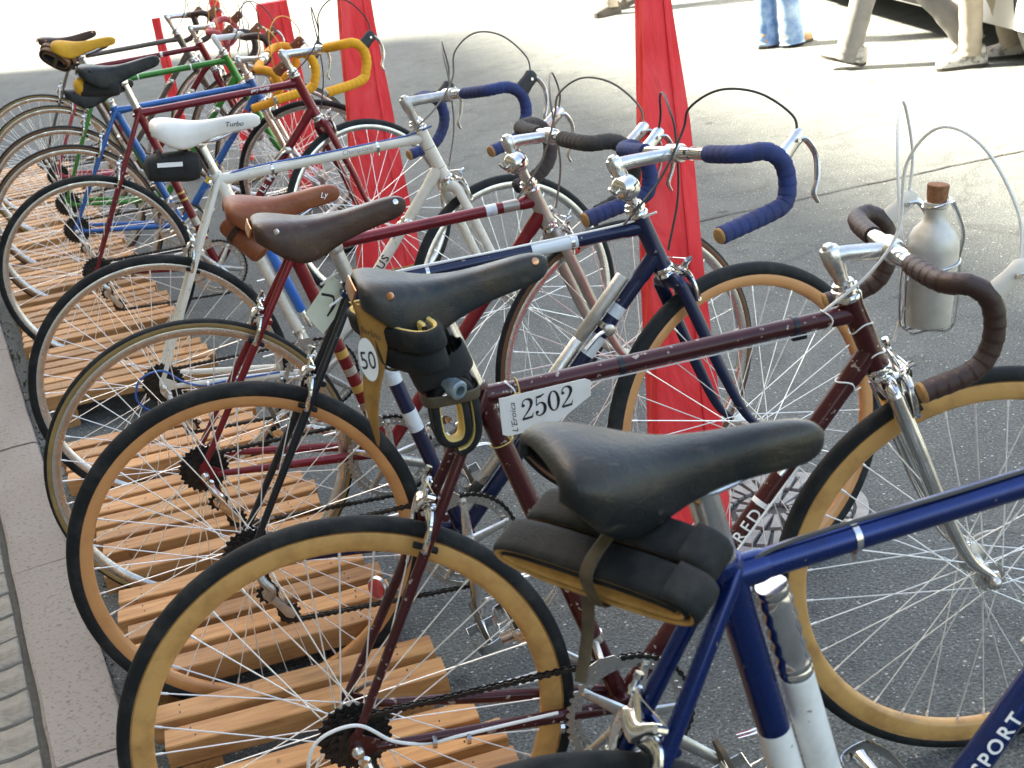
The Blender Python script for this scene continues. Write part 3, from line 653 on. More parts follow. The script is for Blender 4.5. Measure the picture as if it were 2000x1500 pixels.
def gear_train(root, xb, zb, phi, spec):
    """crankset, pedals, chain, rear derailleur"""
    rr, rs = .0985, .0355; cy = -.0455; m = spec.get('crank', M_alloy)
    mb = MB(); gear(mb, (xb, cy, zb), rr, 48, rr-.011, .0028, .005); gear(mb, (xb, cy+.0085, zb), .085, 42, .075, .0025, .005)
    for k in range(5):
        a = phi+rad(36)+2*math.pi*k/5; d = V(math.cos(a), 0, math.sin(a))
        mb.sweep([V(xb, cy-.006, zb)+d*.012, V(xb, cy-.004, zb)+d*.075, V(xb, cy-.001, zb)+d*(rr-.009)], [.011, .007, .0065], 8, flat=(.5, 1), ref=(0, 1, 0))
        mb.lathe(V(xb, cy-.005, zb)+d*(rr-.0155), (0, 1, 0), [(-.003, .004), (.014, .004)], 8)
    cr = mb.build('chainring', m, root)
    for sg, ph in ((-1, phi), (1, phi+math.pi)):
        d = V(math.cos(ph), 0, math.sin(ph)); mb = MB(); o = V(xb, sg*.058, zb)
        mb.sweep([o-d*.014, o, o+d*.03, o+d*.15+V(0, sg*.008, 0), o+d*.170+V(0, sg*.008, 0), o+d*.181+V(0, sg*.008, 0)], [.010, .0155, .0125, .0095, .0115, .007], 12, flat=(.55, 1), ref=(0, 1, 0))
        mb.lathe(o, (0, sg, 0), [(-.02, .012), (.007, .012), (.009, .010), (.0092, .006)], 12)
        ca = mb.build('crank_arm', m, root)
        # quill pedal with toe clip
        pc = o+d*.170+V(0, sg*.014, 0); mb = MB(); yo = V(0, sg, 0); ti = spec.get('pedal', .25)
        fx = V(math.cos(ti), 0, math.sin(ti)); uz = V(-math.sin(ti), 0, math.cos(ti))
        mb.lathe(pc, yo, [(-.012, .006), (.004, .0065), (.006, .012), (.018, .010), (.04, .008), (.075, .0095), (.086, .011), (.09, .004)], 12)
        for q in (-1, 1):
            e = pc+fx*(.030*q)
            mb.ribbon([e+yo*.008, e+yo*.03, e+yo*.06, e+yo*.078+fx*(-.004*q)], uz, .022, .002)
        mb.ribbon(catmull([pc+fx*.026+yo*.078, pc+fx*.02+yo*.094, pc+yo*.099, pc-fx*.02+yo*.094, pc-fx*.026+yo*.078], 4), uz, .020, .002)
        mb.ribbon([pc+fx*.030+yo*.008, pc-fx*.030+yo*.008], uz, .020, .002)
        pd = mb.build('pedal', M_chrome, root)
        if spec.get('clips', True):
            tb = MB(); 
            for q in (.028, .058):
                tb.ribbon(catmull([pc+fx*.030+yo*q-uz*.004, pc+fx*.062+yo*(q*.6+.018)+uz*.004, pc+fx*.085+yo*(q*.3+.03)+uz*.028, pc+fx*.070+yo*(q*.3+.03)+uz*.056, pc+fx*.030+yo*(q*.3+.03)+uz*.068], 4), yo, .006, .0015)
            tb.build('toe_clip', M_chrome, pd)
            tb = MB(); tb.ribbon(catmull([pc+yo*.004-uz*.006, pc+yo*.002+uz*.03, pc+yo*.024+uz*.066, pc+yo*.06+uz*.066, pc+yo*.088+uz*.03, pc+yo*.085-uz*.006], 5), fx, .009, .002)
            tb.build('toe_strap', spec.get('tstrap', M_lstrap), pd)
    # derailleur
    g = V(.012, -.040, WR-.078); t = V(.045, -.040, WR-.128); md = spec.get('mech', M_alloy)
    mb = MB(); mb.sweep(catmull([V(.006, -.056, WR-.022), V(.010, -.066, WR-.040), V(.022, -.068, WR-.060), V(.016, -.058, WR-.080)], 4), [.010, .0105, .010, .009], 10, flat=(1, .8))
    mb.lathe((.006, -.050, WR-.022), (0, -1, 0), [(0, .009), (.014, .010), (.018, .006)], 12)
    d1 = (t-g).normalized()
    for yy in (-.0065, .0065): mb.sweep([g-d1*.012+V(0, yy, 0), g+V(0, yy, 0), (g+t)/2+V(0, yy, 0), t+V(0, yy, 0), t+d1*.012+V(0, yy, 0)], [.004, .011, .0075, .011, .004], 10, flat=(.14, 1), ref=(0, 1, 0))
    dm = mb.build('rear_derailleur', md, root)
    mb = MB(); gear(mb, g, .0195, 10, .004, .003, .005); gear(mb, t, .0195, 10, .004, .003, .005); mb.build('pulley', M_dark, dm)
    # chain
    pts = []; R0 = V(xb, cy, zb); H0 = V(0, -.036, WR)
    vec = H0-R0; base = math.atan2(vec.z, vec.x); dd = math.hypot(vec.x, vec.z); off = math.acos((rr-rs)/dd)
    a_top = base-off    # tangent angle on the upper side
    def on(c, r, a): return V(c.x+math.cos(a)*r, c.y, c.z+math.sin(a)*r)
    for k in range(15): pts.append(on(R0, rr, -math.pi/2-.25+(a_top+math.pi/2+.25)*k/14))
    aa = a_top
    for k in range(10): pts.append(on(H0, rs, aa+(rad(300)-aa)*k/9))
    pts += [on(g, .0195, rad(a)) for a in (60, 10, -40)]
    pts += [on(t, .0195, rad(a)) for a in (170, 215, 260)]
    pts.append(pts[0])
    # walk the path at chain pitch
    path = [pts[0]]; 
    for p in pts[1:]: path.append(p)
    cum = [0]
    for i in range(1, len(path)): cum.append(cum[-1]+(path[i]-path[i-1]).length)
    nl = int(cum[-1]/.0127); xs = np.interp(np.linspace(0, cum[-1], nl+1), cum, [p.x for p in path]); ys = np.interp(np.linspace(0, cum[-1], nl+1), cum, [p.y for p in path]); zs = np.interp(np.linspace(0, cum[-1], nl+1), cum, [p.z for p in path])
    mb = MB()
    for i in range(nl):
        p0 = V(xs[i], ys[i], zs[i]); p1 = V(xs[i+1], ys[i+1], zs[i+1]); d = (p1-p0); ln = d.length
        if ln < 1e-6: continue
        d /= ln; n_ = V(-d.z, 0, d.x); w = .0040 if i % 2 else .0028
        poly = [(-.0042, -.0018), (-.002, -.0042), (.002, -.0042), (.0042, -.0026), (ln-.0042, -.0026), (ln-.002, -.0042), (ln+.002, -.0042), (ln+.0042, -.0018), (ln+.0042, .0018), (ln+.002, .0042), (ln-.002, .0042), (ln-.0042, .0026), (.0042, .0026), (.002, .0042), (-.002, .0042), (-.0042, .0018)]
        for sg in (-1, 1): mb.prism(poly, p0+V(0, sg*w, 0), d, n_, .0012)
        mb.lathe(p0-V(0, .005, 0), (0, 1, 0), [(0, .002), (.010, .002)], 6)
    ch = mb.build('chain', M_dark, root, smooth=0)
def saddle_mesh(kind, ln, mats, kw=1., kd=1.):
    """leather or padded racing saddle, rear at origin, nose along +x"""
    pad = kind == 'pad'
    ts = [0, .015, .05, .10, .16, .24, .32, .40, .48, .56, .64, .72, .80, .87, .93, .97, .99, 1.0]
    wt = [0, .015, .05, .12, .2, .3, .4, .5, .62, .75, .9, .96, 1.0]
    wv = [.050, .059, .067, .0715, .069, .055, .040, .029, .0235, .0205, .0180, .0155, .006]
    sv = [.024, .034, .044, .058, .071, .077, .069, .056, .048, .044, .041, .036, .014] if not pad else [.020, .030, .044, .062, .073, .073, .060, .049, .043, .041, .040, .034, .014]
    zv = [-.006, .001, .004, .002, -.004, -.011, -.015, -.016, -.013, -.008, -.003, -.004, -.014] if not pad else [-.014, -.004, .004, .006, .003, -.004, -.009, -.010, -.008, -.004, -.002, -.005, -.016]
    rows = []; m = 21
    for t in ts:
        w = float(np.interp(t, wt, wv))*kw; s = float(np.interp(t, wt, sv))*kd; z = float(np.interp(t, wt, zv)); row = []
        for j in range(m):
            u = -1+2*j/(m-1); a = abs(u)
            y = w*math.sin(min(1, a*1.06)*math.pi/2)**(.92)*math.copysign(1, u)
            dz = s*(a**(3.3 if not pad else 2.5))
            tuck = (.10 if pad else .03)*w*max(0, a-.7)/.3
            row.append((t*ln, y-math.copysign(tuck, u), z-dz))
        rows.append(row)
    mb = MB(); mb.grid(rows)
    me = mb.mesh('saddle', mats, 70); return me
def add_saddle(root, spec):
    kind, m, (xr, zr), (xn, zn) = spec['saddle']; ln = math.hypot(xn-xr, zn-zr)+.006; tilt = math.atan2(zn-zr, xn-xr)
    o = obj('saddle', saddle_mesh(kind, ln, m, *spec.get('sfat', (1., 1.))), root); o.location = (xr, 0, zr); o.rotation_euler = (0, -tilt, 0)
    md = o.modifiers.new('thick', 'SOLIDIFY'); md.thickness = .0045 if kind == 'leather' else .012; md.offset = -1
    ss = o.modifiers.new('smooth', 'SUBSURF'); ss.levels = 1; ss.render_levels = 1
    if kind == 'leather':
        rm = spec.get('rivet', M_copper)
        for sg in (-1, 1):
            for x, y, z in ((.012, .030, -.004), (.020, .050, -.010), (.040, .0635, -.016)) + ((ln-.020, .0135, -.012),):
                nn = V(-.5 if x < .05 else .2, sg*.9, .45 if x > .1 else .35).normalized(); mb = MB(); mb.lathe(V(x, sg*y, z)-nn*.001, nn, [(0, .0058), (.0022, .0052), (.0034, .0025)], 12); mb.build('rivet', rm, o)
        mb = MB(); mb.ribbon(catmull([(-.004, -.040, -.016), (-.006, -.02, -.010), (-.006, 0, -.009), (-.006, .02, -.010), (-.004, .040, -.016)], 4), (.35, 0, 1), .020, .003); mb.build('rear_badge', M_gold if False else spec.get('badge', M_copper), o)
    mb = MB()
    for sg in (-1, 1):
        mb.sweep(catmull([(.028, sg*.050, -.024), (.05, sg*.036, -.050), (ln*.36, sg*.022, -.062), (ln*.60, sg*.020, -.058), (ln*.82, sg*.010, -.034), (ln*.93, sg*.004, -.016)], 4), .0035, 8)
    mb.build('saddle_rail', M_chrome, o)
    return o, ln, tilt
def bar_path(C, W, reach, drop, ex, sg):
    return [C, C+V(0, sg*.05, 0), C+V(.001, sg*(W-.075), 0), C+V(.010, sg*(W-.025), .000), C+V(reach*.55, sg*(W-.004), -.002), C+V(reach*.90, sg*W, -.024), C+V(reach, sg*W, -.060), C+V(reach*.86, sg*W, -.098), C+V(reach*.45, sg*(W+.002), -drop+.014), C+V(reach-.10+ex, sg*(W+.006), -drop)]
def make_bike(i, pose, spec):
    x, y, yaw, lean, sx, sz, hx, wb = pose; sz += WR
    root = empty('bicycle', (x, y, 0)); root.rotation_mode = 'XYZ'
    root.matrix_world = Matrix.Translation((x, y, 0)) @ Matrix.Rotation(rad(yaw), 4, 'Z') @ Matrix.Rotation(-rad(lean), 4, 'X')
    tag(root, spec['label'], 'bicycle', 'racing bicycles parked side by side along the kerb')
    fat = spec.get('fat', 1.); P = spec['paint']; pt = lambda k: spec.get(k, P)
    xb, zb = spec.get('bbx', .408), .268; d = V(-math.cos(HA), 0, math.sin(HA)); H = V(sx+hx, 0, sz); S0 = V(sx, 0, sz); BB = V(xb, 0, zb); FH = V(wb, 0, WR)
    tt = .02
    while (H-d*tt-FH).length > .372: tt += .001
    CR = H-d*tt; HB = H-d*(tt-.032); HT = H+d*.024
    # --- frame
    dn = (S0-BB).normalized()
    mb = MB(); mb.sweep([BB, S0+dn*.018], .0145*fat, 16); mb.sweep([S0-dn*.030, S0-dn*.022, S0+dn*.014, S0+dn*.020], [.0146*fat, .0163*fat, .0163*fat, .0155*fat], 16)
    mb.lathe((xb, -.034, zb), (0, 1, 0), [(0, .019), (.002, .0205), (.066, .0205), (.068, .019)], 18)
    mb.lathe(S0+V(-.020, -.016, -.004), (0, 1, 0), [(0, .005), (.032, .005)], 10)
    seat_tube = mb.build('seat_tube', pt('c_seat'), root)
    tdir = (H-S0).normalized()
    mb = MB(); mb.sweep([S0, H], .0130*fat, 16); mb.sweep([S0, S0+tdir*.034, S0+tdir*.042], [.0150*fat, .0146*fat, .0130*fat], 16); mb.sweep([H-tdir*.044, H-tdir*.034, H], [.0130*fat, .0146*fat, .0150*fat], 16)
    top_tube = mb.build('top_tube', pt('c_top'), root)
    DT = H-d*(tt-.060); dd = (DT-BB).normalized()
    mb = MB(); mb.sweep([BB+dd*.015, DT], .0148*fat, 16); mb.sweep([DT-dd*.060, DT-dd*.050, DT], [.0148, .0164, .0168], 16)
    down_tube = mb.build('down_tube', pt('c_down'), root)
    mb = MB(); mb.sweep([HB, HB+d*.004, HB+d*.012, HT-d*.012, HT-d*.004, HT], [.0185, .0185, .0172, .0172, .0185, .0185], 18)
    head_tube = mb.build('head_tube', pt('c_head'), root)
    mb = MB(); mb.lathe(HT, d, [(0, .0195), (.004, .0205), (.008, .019), (.010, .0165), (.013, .0165), (.014, .020), (.021, .020), (.022, .017), (.028, .0165), (.030, .013)], 20); mb.build('headset', M_chrome, root); mb = MB()
    mb.lathe(HB, -d, [(0, .0195), (.004, .021), (.008, .0205), (.012, .0165), (.015, .018), (.019, .019)], 20)
    mb.build('headset', M_chrome, root)
    for sg in (-1, 1):
        mb = MB(); a = S0+V(-.004, sg*.017, -.002); e = V(.004, sg*.061, WR+.022)
        mb.sweep([a+V(.010, -sg*.002, .016), a, lerp(a, e, .5), e], [.004*fat, .0078*fat, .0082*fat, .0062*fat], 12); mb.build('seat_stay', pt('c_stay'), root)
        mb = MB(); a = V(xb-.012, sg*.024, zb+.004); e = V(.026, sg*.061, WR-.004)
        mb.sweep([a, lerp(a, e, .35)+V(0, sg*-.000, 0), e], [.0115, .0108, .0068], 12, flat=(1, .85))
        mb.prism([(.034, .006), (.012, .020), (.004, .030), (-.006, .024), (-.010, .010), (-.012, -.012), (-.002, -.030), (.010, -.030), (.014, -.012), (.034, -.010)], (0, sg*.061, WR), (1, 0, 0), (0, 0, 1), .005)
        mb.build('chain_stay', pt('c_cstay'), root)
    # --- front end turned by the steering angle
    th = rad(spec.get('steer', 0)); S = Matrix.Translation(H) @ Matrix.Rotation(th, 4, d) @ Matrix.Translation(-H)
    mb = MB(); fwd = d.cross(V(0, 1, 0)); fwd = V(abs(fwd.x), 0, fwd.z if fwd.x > 0 else -fwd.z)
    mb.sweep([CR+d*.012, CR-d*.006], [.017, .0165], 14)
    mb.sweep(catmull([CR+V(0, -.040, 0)-d*.014, CR+V(0, -.030, 0)-d*.002, CR+V(0, 0, .002), CR+V(0, .030, 0)-d*.002, CR+V(0, .040, 0)-d*.014], 4), [.011, .0145, .0165, .0145, .011], 12, flat=(1.0, .95))
    fork = mb.build('fork', spec.get('c_crown', pt('c_fork')), root); fork.matrix_basis = S
    for sg in (-1, 1):
        mb = MB(); a = CR+V(0, sg*.039, 0)-d*.008; L1 = (FH-CR).length; e = FH+V(0, sg*.050, 0)
        m1 = a-d*(L1*.55)+V(0, sg*.004, 0); m2 = lerp(m1, e, .62)+V(-.010, 0, -.004)
        pts = catmull([a, lerp(a, m1, .5), m1, m2, e+V(0, 0, .006)], 6)
        mb.sweep(pts, [.0125, .0122, .0110, .0085, .0062], 12, flat=(.82, 1.1), ref=(0, 1, 0))
        mb.prism([(-.012, .016), (.008, .016), (.012, .002), (.010, -.012), (-.008, -.012), (-.012, .004)], e, (1, 0, 0), (0, 0, 1), .005)
        mb.build('fork_blade', spec.get('c_blade', pt('c_fork')), fork)
    # stem
    qs, Ls, reach, ex, drop, Wd = spec['bar']; Q = H+d*(.05+qs); C = Q+V(Ls, 0, -.008)
    sm = spec.get('c_stem', M_alloy); mb = MB()
    mb.sweep([HT+d*.026, Q-d*.030, Q-d*.012], [.0111, .0111, .0135], 14); mb.sweep([Q-d*.03, Q-d*.012, Q+d*.008, Q+d*.012], [.0125, .0150, .0155, .0130], 14)
    mb.lathe(Q+d*.010, d, [(0, .009), (.006, .009), (.008, .0065)], 6)
    mb.sweep([Q-d*.003, lerp(Q, C, .25), lerp(Q, C, .85), C], [.0135, .0118, .0112, .0135], 12, flat=(1.12, .92), ref=(0, 0, 1))
    mb.lathe(C-V(0, .021, 0), (0, 1, 0), [(0, .0165), (.003, .0182), (.039, .0182), (.042, .0165)], 18)
    stem = mb.build('stem', sm, root); stem.matrix_basis = S
    # handlebar
    mb = MB()
    for sg in (-1, 1):
        mb.sweep([C, C+V(0, sg*.055, 0)], [.0130, .0130], 14); mb.sweep(catmull(bar_path(C, Wd, reach, drop, ex, sg), 8), .0119, 12)
    bar = mb.build('handlebar', M_chrome, root); bar.matrix_basis = S
    tp = spec.get('tape', M_tapegrey)
    for sg in (-1, 1):
        path = catmull(bar_path(C, Wd, reach, drop, ex, sg), 40); cum = [0]
        for k in range(1, len(path)): cum.append(cum[-1]+(path[k]-path[k-1]).length)
        s0 = spec.get('tape0', .075); n = int((cum[-1]-s0)/.0024); pp = []; rr = []
        for k in range(n+1):
            s = s0+(cum[-1]-s0)*k/n; pp.append(V(*[float(np.interp(s, cum, [q[c] for q in path])) for c in range(3)])); rr.append(.0145+.0013*((k*.0024/.0185) % 1.)+spec.get('tfat', 0))
        mb = MB(); mb.sweep(pp, rr, 12); mb.build('bar_tape', tp, bar)
        mb = MB(); e = pp[-1]; t = (pp[-1]-pp[-3]).normalized(); mb.lathe(e-t*.001, t, [(0, .0148), (.003, .0152), (.006, .0135), (.0075, .006)], 14); mb.build('bar_plug', spec.get('plug', M_plug), bar)
    # brake levers, hoods and cables
    hm = spec.get('hood', M_hoodk); lm = M_alloy; hk = .72 if hm in (M_alloy, M_hoodw) else 1.
    for sg in (-1, 1):
        B0 = C+V(reach*.90, sg*Wd, -.022); e1 = V(.80, 0, .60).normalized(); e2 = V(-.60, 0, .80)
        mb = MB(); mb.sweep([B0-e1*.010, B0+e1*.012, B0+e1*.035, B0+e1*.056, B0+e1*.066], [.0150*hk, .0175*hk, .0155*hk, .0165*hk, .0095*hk], 12, flat=(.78, 1.25), ref=(0, 1, 0))
        hood = mb.build('brake_hood', hm, root); hood.matrix_basis = S
        T = B0+e1*.056; mb = MB()
        mb.sweep(catmull([T-e1*.010, T+V(.014, 0, -.010), T+V(.030, sg*.004, -.042), T+V(.024, sg*.008, -.080), T+V(.010, sg*.010, -.108), T+V(.016, sg*.011, -.126)], 5), [.0085, .0085, .0068, .0064, .0062, .0045], 10, flat=(1.15, .62), ref=(0, 1, 0))
        mb.lathe(T-e1*.012-V(0, .015, 0), (0, 1, 0), [(0, .004), (.030, .004)], 8)
        lv = mb.build('brake_lever', lm, root); lv.matrix_basis = S
        if spec.get('cables', True):
            up = spec.get('arch', .115); top = T-e1*.004
            if sg == spec.get('front_side', 1): end = CR+d*.03+V(.040, sg*.034, .02); via = C+V(.030, sg*.03, .02)
            else: end = H+d*.005+V(-.05, sg*.016, .012); via = C+V(.004, sg*.035, .03)
            pts = [top, top+V(.006, -sg*.012, .050*up/.115), lerp(top, via, .30)+V(.006, 0, up*.92), lerp(top, via, .62)+V(.0, 0, up*1.02), lerp(top, via, .90)+V(-.004, 0, up*.66), via+V(-.004, 0, .012), lerp(via, end, .5)+V(.012, 0, 0), end]
            mb = MB(); mb.sweep(catmull(pts, 8), .0024, 7); cb = mb.build('brake_cable', spec.get('cable', M_cablek), root); cb.matrix_basis = S
    # brakes
    st = (V(sx, 0, sz)-V(.0, 0, WR)).normalized(); PB = V(.0, 0, WR)+st*.362
    mb = MB(); mb.tube(PB+V(.006, -.034, -.002), PB+V(.006, .034, -.002), .006, n=10); mb.build('brake_bridge', pt('c_stay'), root)
    brake(root, PB+V(-.006, 0, .001), V(-st.z, 0, st.x), st, spec.get('brakem', M_chrome))
    brake(root, CR+V(.016, 0, .004), V(d.z, 0, -d.x), d, spec.get('brakem', M_chrome), S)
    # wheels
    rwk, fwk = spec['wheels']
    add_wheel(root, rwk, True, V(0, 0, WR), spec.get('spin', .3)); add_wheel(root, fwk, False, FH, spec.get('spin', .3)+1.1, S)
    # seat post and saddle
    kind, m_, (xr, zr), (xn, zn) = spec['saddle']; cl = V(0, 0, 0)
    kk = (zr-.074-S0.z)/dn.z; top = S0+dn*kk
    mb = MB(); mb.sweep([S0-dn*.05, top], .0131*fat, 14); mb.lathe(top-dn*.016, dn, [(0, .0131), (.004, .0155), (.014, .016), (.018, .012)], 14)
    mb.lathe(top+V(0, -.024, -.006), (0, 1, 0), [(0, .005), (.002, .009), (.006, .009), (.007, .007), (.041, .007), (.042, .009), (.046, .009), (.048, .005)], 12)
    mb.build('seat_post', spec.get('post', M_alloy), root)
    sd, ln, tilt = add_saddle(root, spec)
    gear_train(root, xb, zb, spec.get('phi', -.6), spec)
    # front derailleur band + down-tube shifters
    f0 = BB+dn*.120; mb = MB(); mb.sweep([f0-dn*.006, f0+dn*.006], .0165, 14); mb.prism([(-.030, -.020), (-.004, -.011), (.022, -.012), (.030, -.004), (.020, .005), (-.004, .004), (-.030, -.008)], f0+V(-.004, -.052, -.012), (1, 0, 0), (0, 0, 1), .002); mb.tube(f0, f0+V(-.004, -.052, -.012), .006); mb.build('front_derailleur', M_alloy, root)
    g0 = DT-dd*.17; mb = MB(); mb.sweep([g0-dd*.006, g0+dd*.006], .0170, 14); nn_ = V(-dd.z, 0, dd.x)
    for sg in (-1, 1):
        mb.lathe(g0+V(0, sg*.014, 0), (0, sg, 0), [(0, .012), (.012, .012), (.014, .008)], 14); mb.sweep(catmull([g0+V(0, sg*.022, 0), g0+V(0, sg*.024, 0)-dd*.02+nn_*.012, g0+V(0, sg*.026, 0)-dd*.056+nn_*.018], 4), [.005, .004, .005], 8)
    mb.build('shift_lever', M_alloy, root)
    # gear cable to the rear derailleur
    gc = spec.get('gcable')
    if gc:
        mb = MB(); a = V(xb, -.024, zb-.006); cs = V(.10, -.058, WR-.022)
        mb.sweep(catmull([V(.30, -.040, .298), V(.16, -.058, WR-.024), cs, V(.052, -.070, WR+.004), V(.006, -.076, WR+.048), V(-.052, -.078, WR+.040), V(-.074, -.076, WR-.010), V(-.046, -.070, WR-.052), V(.004, -.070, WR-.064)], 8), .0028, 8)
        mb.build('gear_cable', gc, root)
        for q in (.30, .16, .11):
            mb = MB(); c_ = V(q, -.0595+.06*(q-.06)*.42, WR-.008-(q-.03)*.18); mb.sweep([c_-V(.003, 0, -.0005), c_+V(.003, 0, -.0005)], .0095, 10); mb.build('cable_clip', M_chrome, root)
    info = dict(root=root, S=S, H=H, d=d, C=C, Q=Q, S0=S0, BB=BB, DT=DT, dd=dd, dn=dn, tdir=tdir, CR=CR, HB=HB, top=top, top_tube=top_tube, seat_tube=seat_tube, down_tube=down_tube, head_tube=head_tube, stem=stem, bar=bar, saddle=sd, ln=ln, FH=FH, fork=fork)
    for f in spec.get('extra', []): f(info)
    return info
def band(info, tube, s0, s1, m, r=.0149, name='paint_band'):
    P0, ax = dict(seat=(info['S0'], -info['dn']), down=(info['DT'], -info['dd']), top=(info['S0'], info['tdir']))[tube]
    mb = MB(); mb.sweep([P0+ax*s0, P0+ax*s1], r, 16); return mb.build(name, m, info[tube+'_tube'])
def lugline(info, m):
    """thin white lining along the lug edges"""
    S0, H, d, t, dn, dd, DT = (info[k] for k in ('S0', 'H', 'd', 'tdir', 'dn', 'dd', 'DT'))
    for p, ax, r, par in ((S0+t*.042, t, .0140, 'top_tube'), (H-t*.046, t, .0140, 'top_tube'), (DT-dd*.062, dd, .0158, 'down_tube'), (H-d*.022, d, .0178, 'head_tube'), (info['HB']+d*.020, d, .0178, 'head_tube')):
        mb = MB(); a = V(0, 1, 0); e2 = ax.cross(a); pts = [p+(a*math.cos(q)+e2*math.sin(q))*r+ax*(.005*math.cos(2*q)) for q in [2*math.pi*k/24 for k in range(24)]]
        mb.sweep(pts, .0013, 6, closed=True); mb.build('lug_lining', m, info[par])
# ---------------------------------------------------------------- the bicycles
def thing_on(info, name, o=(0, 0, 0)):
    e = empty(name); e.matrix_world = info['root'].matrix_world @ Matrix.Translation(Vector(o)); return e
def cable_on_top(info, m, off=.0148, clips=M_chrome, fat=1.):
    S0, t = info['S0'], info['tdir']; L_ = (info['H']-S0).length; mb = MB(); up = V(0, -.35, .94)
    mb.sweep(catmull([S0-t*.0+V(-.05, -.012, -.02), S0+t*.05+up*off, S0+t*L_*.5+up*off, S0+t*(L_-.05)+up*off, S0+t*L_+V(.02, -.03, .03)], 6), .0024, 8); mb.build('top_tube_cable', m, info['root'])
    for q in (.14, .42): mb = MB(); mb.sweep([S0+t*(q-.0035), S0+t*(q+.0035)], .0142*fat, 14); mb.lathe(S0+t*q-V(0, .004, .0142*fat), (0, 0, -1), [(0, .003), (.008, .003)], 8); mb.build('cable_clamp', clips, info['root'])
def bell(info, s=.03):
    Q, d = info['Q'], info['d']; c = Q-d*.028+V(-.012, -.032, -.012); ax = V(-.35, -.75, .55).normalized(); mb = MB()
    mb.lathe(c-ax*.012, ax, [(0, .025), (.004, .0275), (.010, .027), (.020, .022), (.027, .012), (.030, .004)], 22); mb.lathe(c-ax*.016, ax, [(0, .008), (.005, .024), (.006, .026)], 18)
    mb.sweep(catmull([c-ax*.014+V(-.02, 0, -.01), c+V(-.034, -.008, -.004), c+V(-.042, -.012, .006)], 4), .003, 6); mb.sweep([Q-d*.04, Q-d*.018], .0162, 14)
    b = mb.build('bell', M_chrome, info['root']); b.matrix_basis = info['S']
def x0(info):   # blue bicycle in front
    band(info, 'seat', .205, .31, M_whitep, .0149*1.22)
    letters_on_tube('A SPORT', .017, info['DT']-info['dd']*.405, info['dd'], .0148*1.22, 0, V(-.3, -.9, .35), M_letterw, info['down_tube'], bold=.02, space=1.25)
    cable_on_top(info, M_cablek, .0190, fat=1.22)
def x1(info):
    lugline(info, M_letterw)
    letters_on_tube('RFDL', .019, info['DT']-info['dd']*.345, info['dd'], .0148, 0, V(-.2, -.95, .3), M_letterw, info['down_tube'], bold=.01, space=1.35)
    b = band(info, 'down', .275, .283, M_letterw)
    mb = MB(); S0, t = info['S0'], info['tdir']
    for q, r in ((.205, .0146), (.47, .0142)): mb = MB(); mb.sweep([S0+t*(q-.004), S0+t*(q+.004)], r, 14); mb.build('cable_clamp', M_blackp, info['root'])
    mb = MB(); mb.box(S0+t*.475-V(0, 0, .017), (.022, .008, .009)); mb.build('cable_stop', M_blackp, info['root'])
    mb = MB(); mb.sweep([S0+t*.06-V(0, .009, .012), S0+t*.50-V(0, .010, .0125)], .0013, 6); mb.build('bare_cable', M_spoke, info['root'])
    mb = MB(); g = info['DT']-info['dd']*.17; mb.sweep([g-V(0, .028, 0), g-info['dd']*.24-V(0, .022, 0)], .0022, 6); mb.build('bare_cable', M_cablew, info['root'])
    # red reflector on a bracket behind the stays
    mb = MB(); c = V(.078, .058, .520); ax = V(-.72, -.66, .1).normalized(); mb.lathe(c, -ax, [(0, .017), (.005, .019), (.008, .016), (.012, .006)], 20); mb.tube(c-ax*.008, V(.108, .048, .512), .004)
    rf = mb.build('reflector', M_alloy, info['root']); mb = MB(); mb.lathe(c, ax, [(-.001, .0150), (.002, .0148), (.0035, .010)], 20); mb.build('reflector_lens', M_reflect, rf)
def x2(info):
    band(info, 'seat', .155, .200, M_paleb); band(info, 'seat', .262, .305, M_paleb)
    band(info, 'down', .12, .145, M_paleb, .0151); band(info, 'down', .19, .235, M_paleb, .0151)
    band(info, 'top', .34, .43, M_paleb, .0133)
    bell(info)
    # grey mitten-shaped shield hanging at the top tube end
    cable_on_top(info, M_cablew)
def x3(info):
    for k, q in enumerate((.20, .245, .29, .335, .38)): band(info, 'seat', q, q+.018, M_gold if k % 2 else M_silverp)
    band(info, 'top', .43, .455, M_paleb, .0133); band(info, 'top', .47, .52, M_silverp, .0133)
    bell(info)
def x4(info):
    letters_on_tube('Championa', .013, info['S0']+info['tdir']*.325, info['tdir'], .0130, 0, V(0, -.92, .4), mat('grey_lettering', (.25, .25, .26), .5), info['top_tube'], shear=.35)
    letters_on_tube('AVUS', .021, info['S0']-info['dn']*.135, -info['dn'], .0146, 0, V(-.35, -.9, .2), M_letterk, info['seat_tube'], bold=.015, space=1.3)
    letters_on_tube('AVUS', .022, info['DT']-info['dd']*.36, info['dd'], .0148, 0, V(-.2, -.95, .25), M_letterk, info['down_tube'], bold=.015, space=1.2)
    cable_on_top(info, M_cableb)
    for s in (.03, .09):   # dark lug joints
        mb = MB(); p = info['H']-info['d']*s; mb.sweep([p, p-info['d']*.0012], .0177, 16); mb.build('lug_lining', M_grey, info['head_tube'])
def x5(info):
    letters_on_tube('gery hardy', .011, info['S0']+info['tdir']*.385, info['tdir'], .0130, 0, V(0, -.9, .45), M_letterw, info['top_tube'], shear=.3, bold=.01)
    letters_on_tube('LE M', .022, info['DT']-info['dd']*.345, info['dd'], .0148, 0, V(-.2, -.95, .25), M_letterw, info['down_tube'], bold=.015, space=1.2)
    band(info, 'seat', .30, .307, M_gold); band(info, 'seat', .325, .332, M_gold); band(info, 'seat', .40, .43, M_silverp)
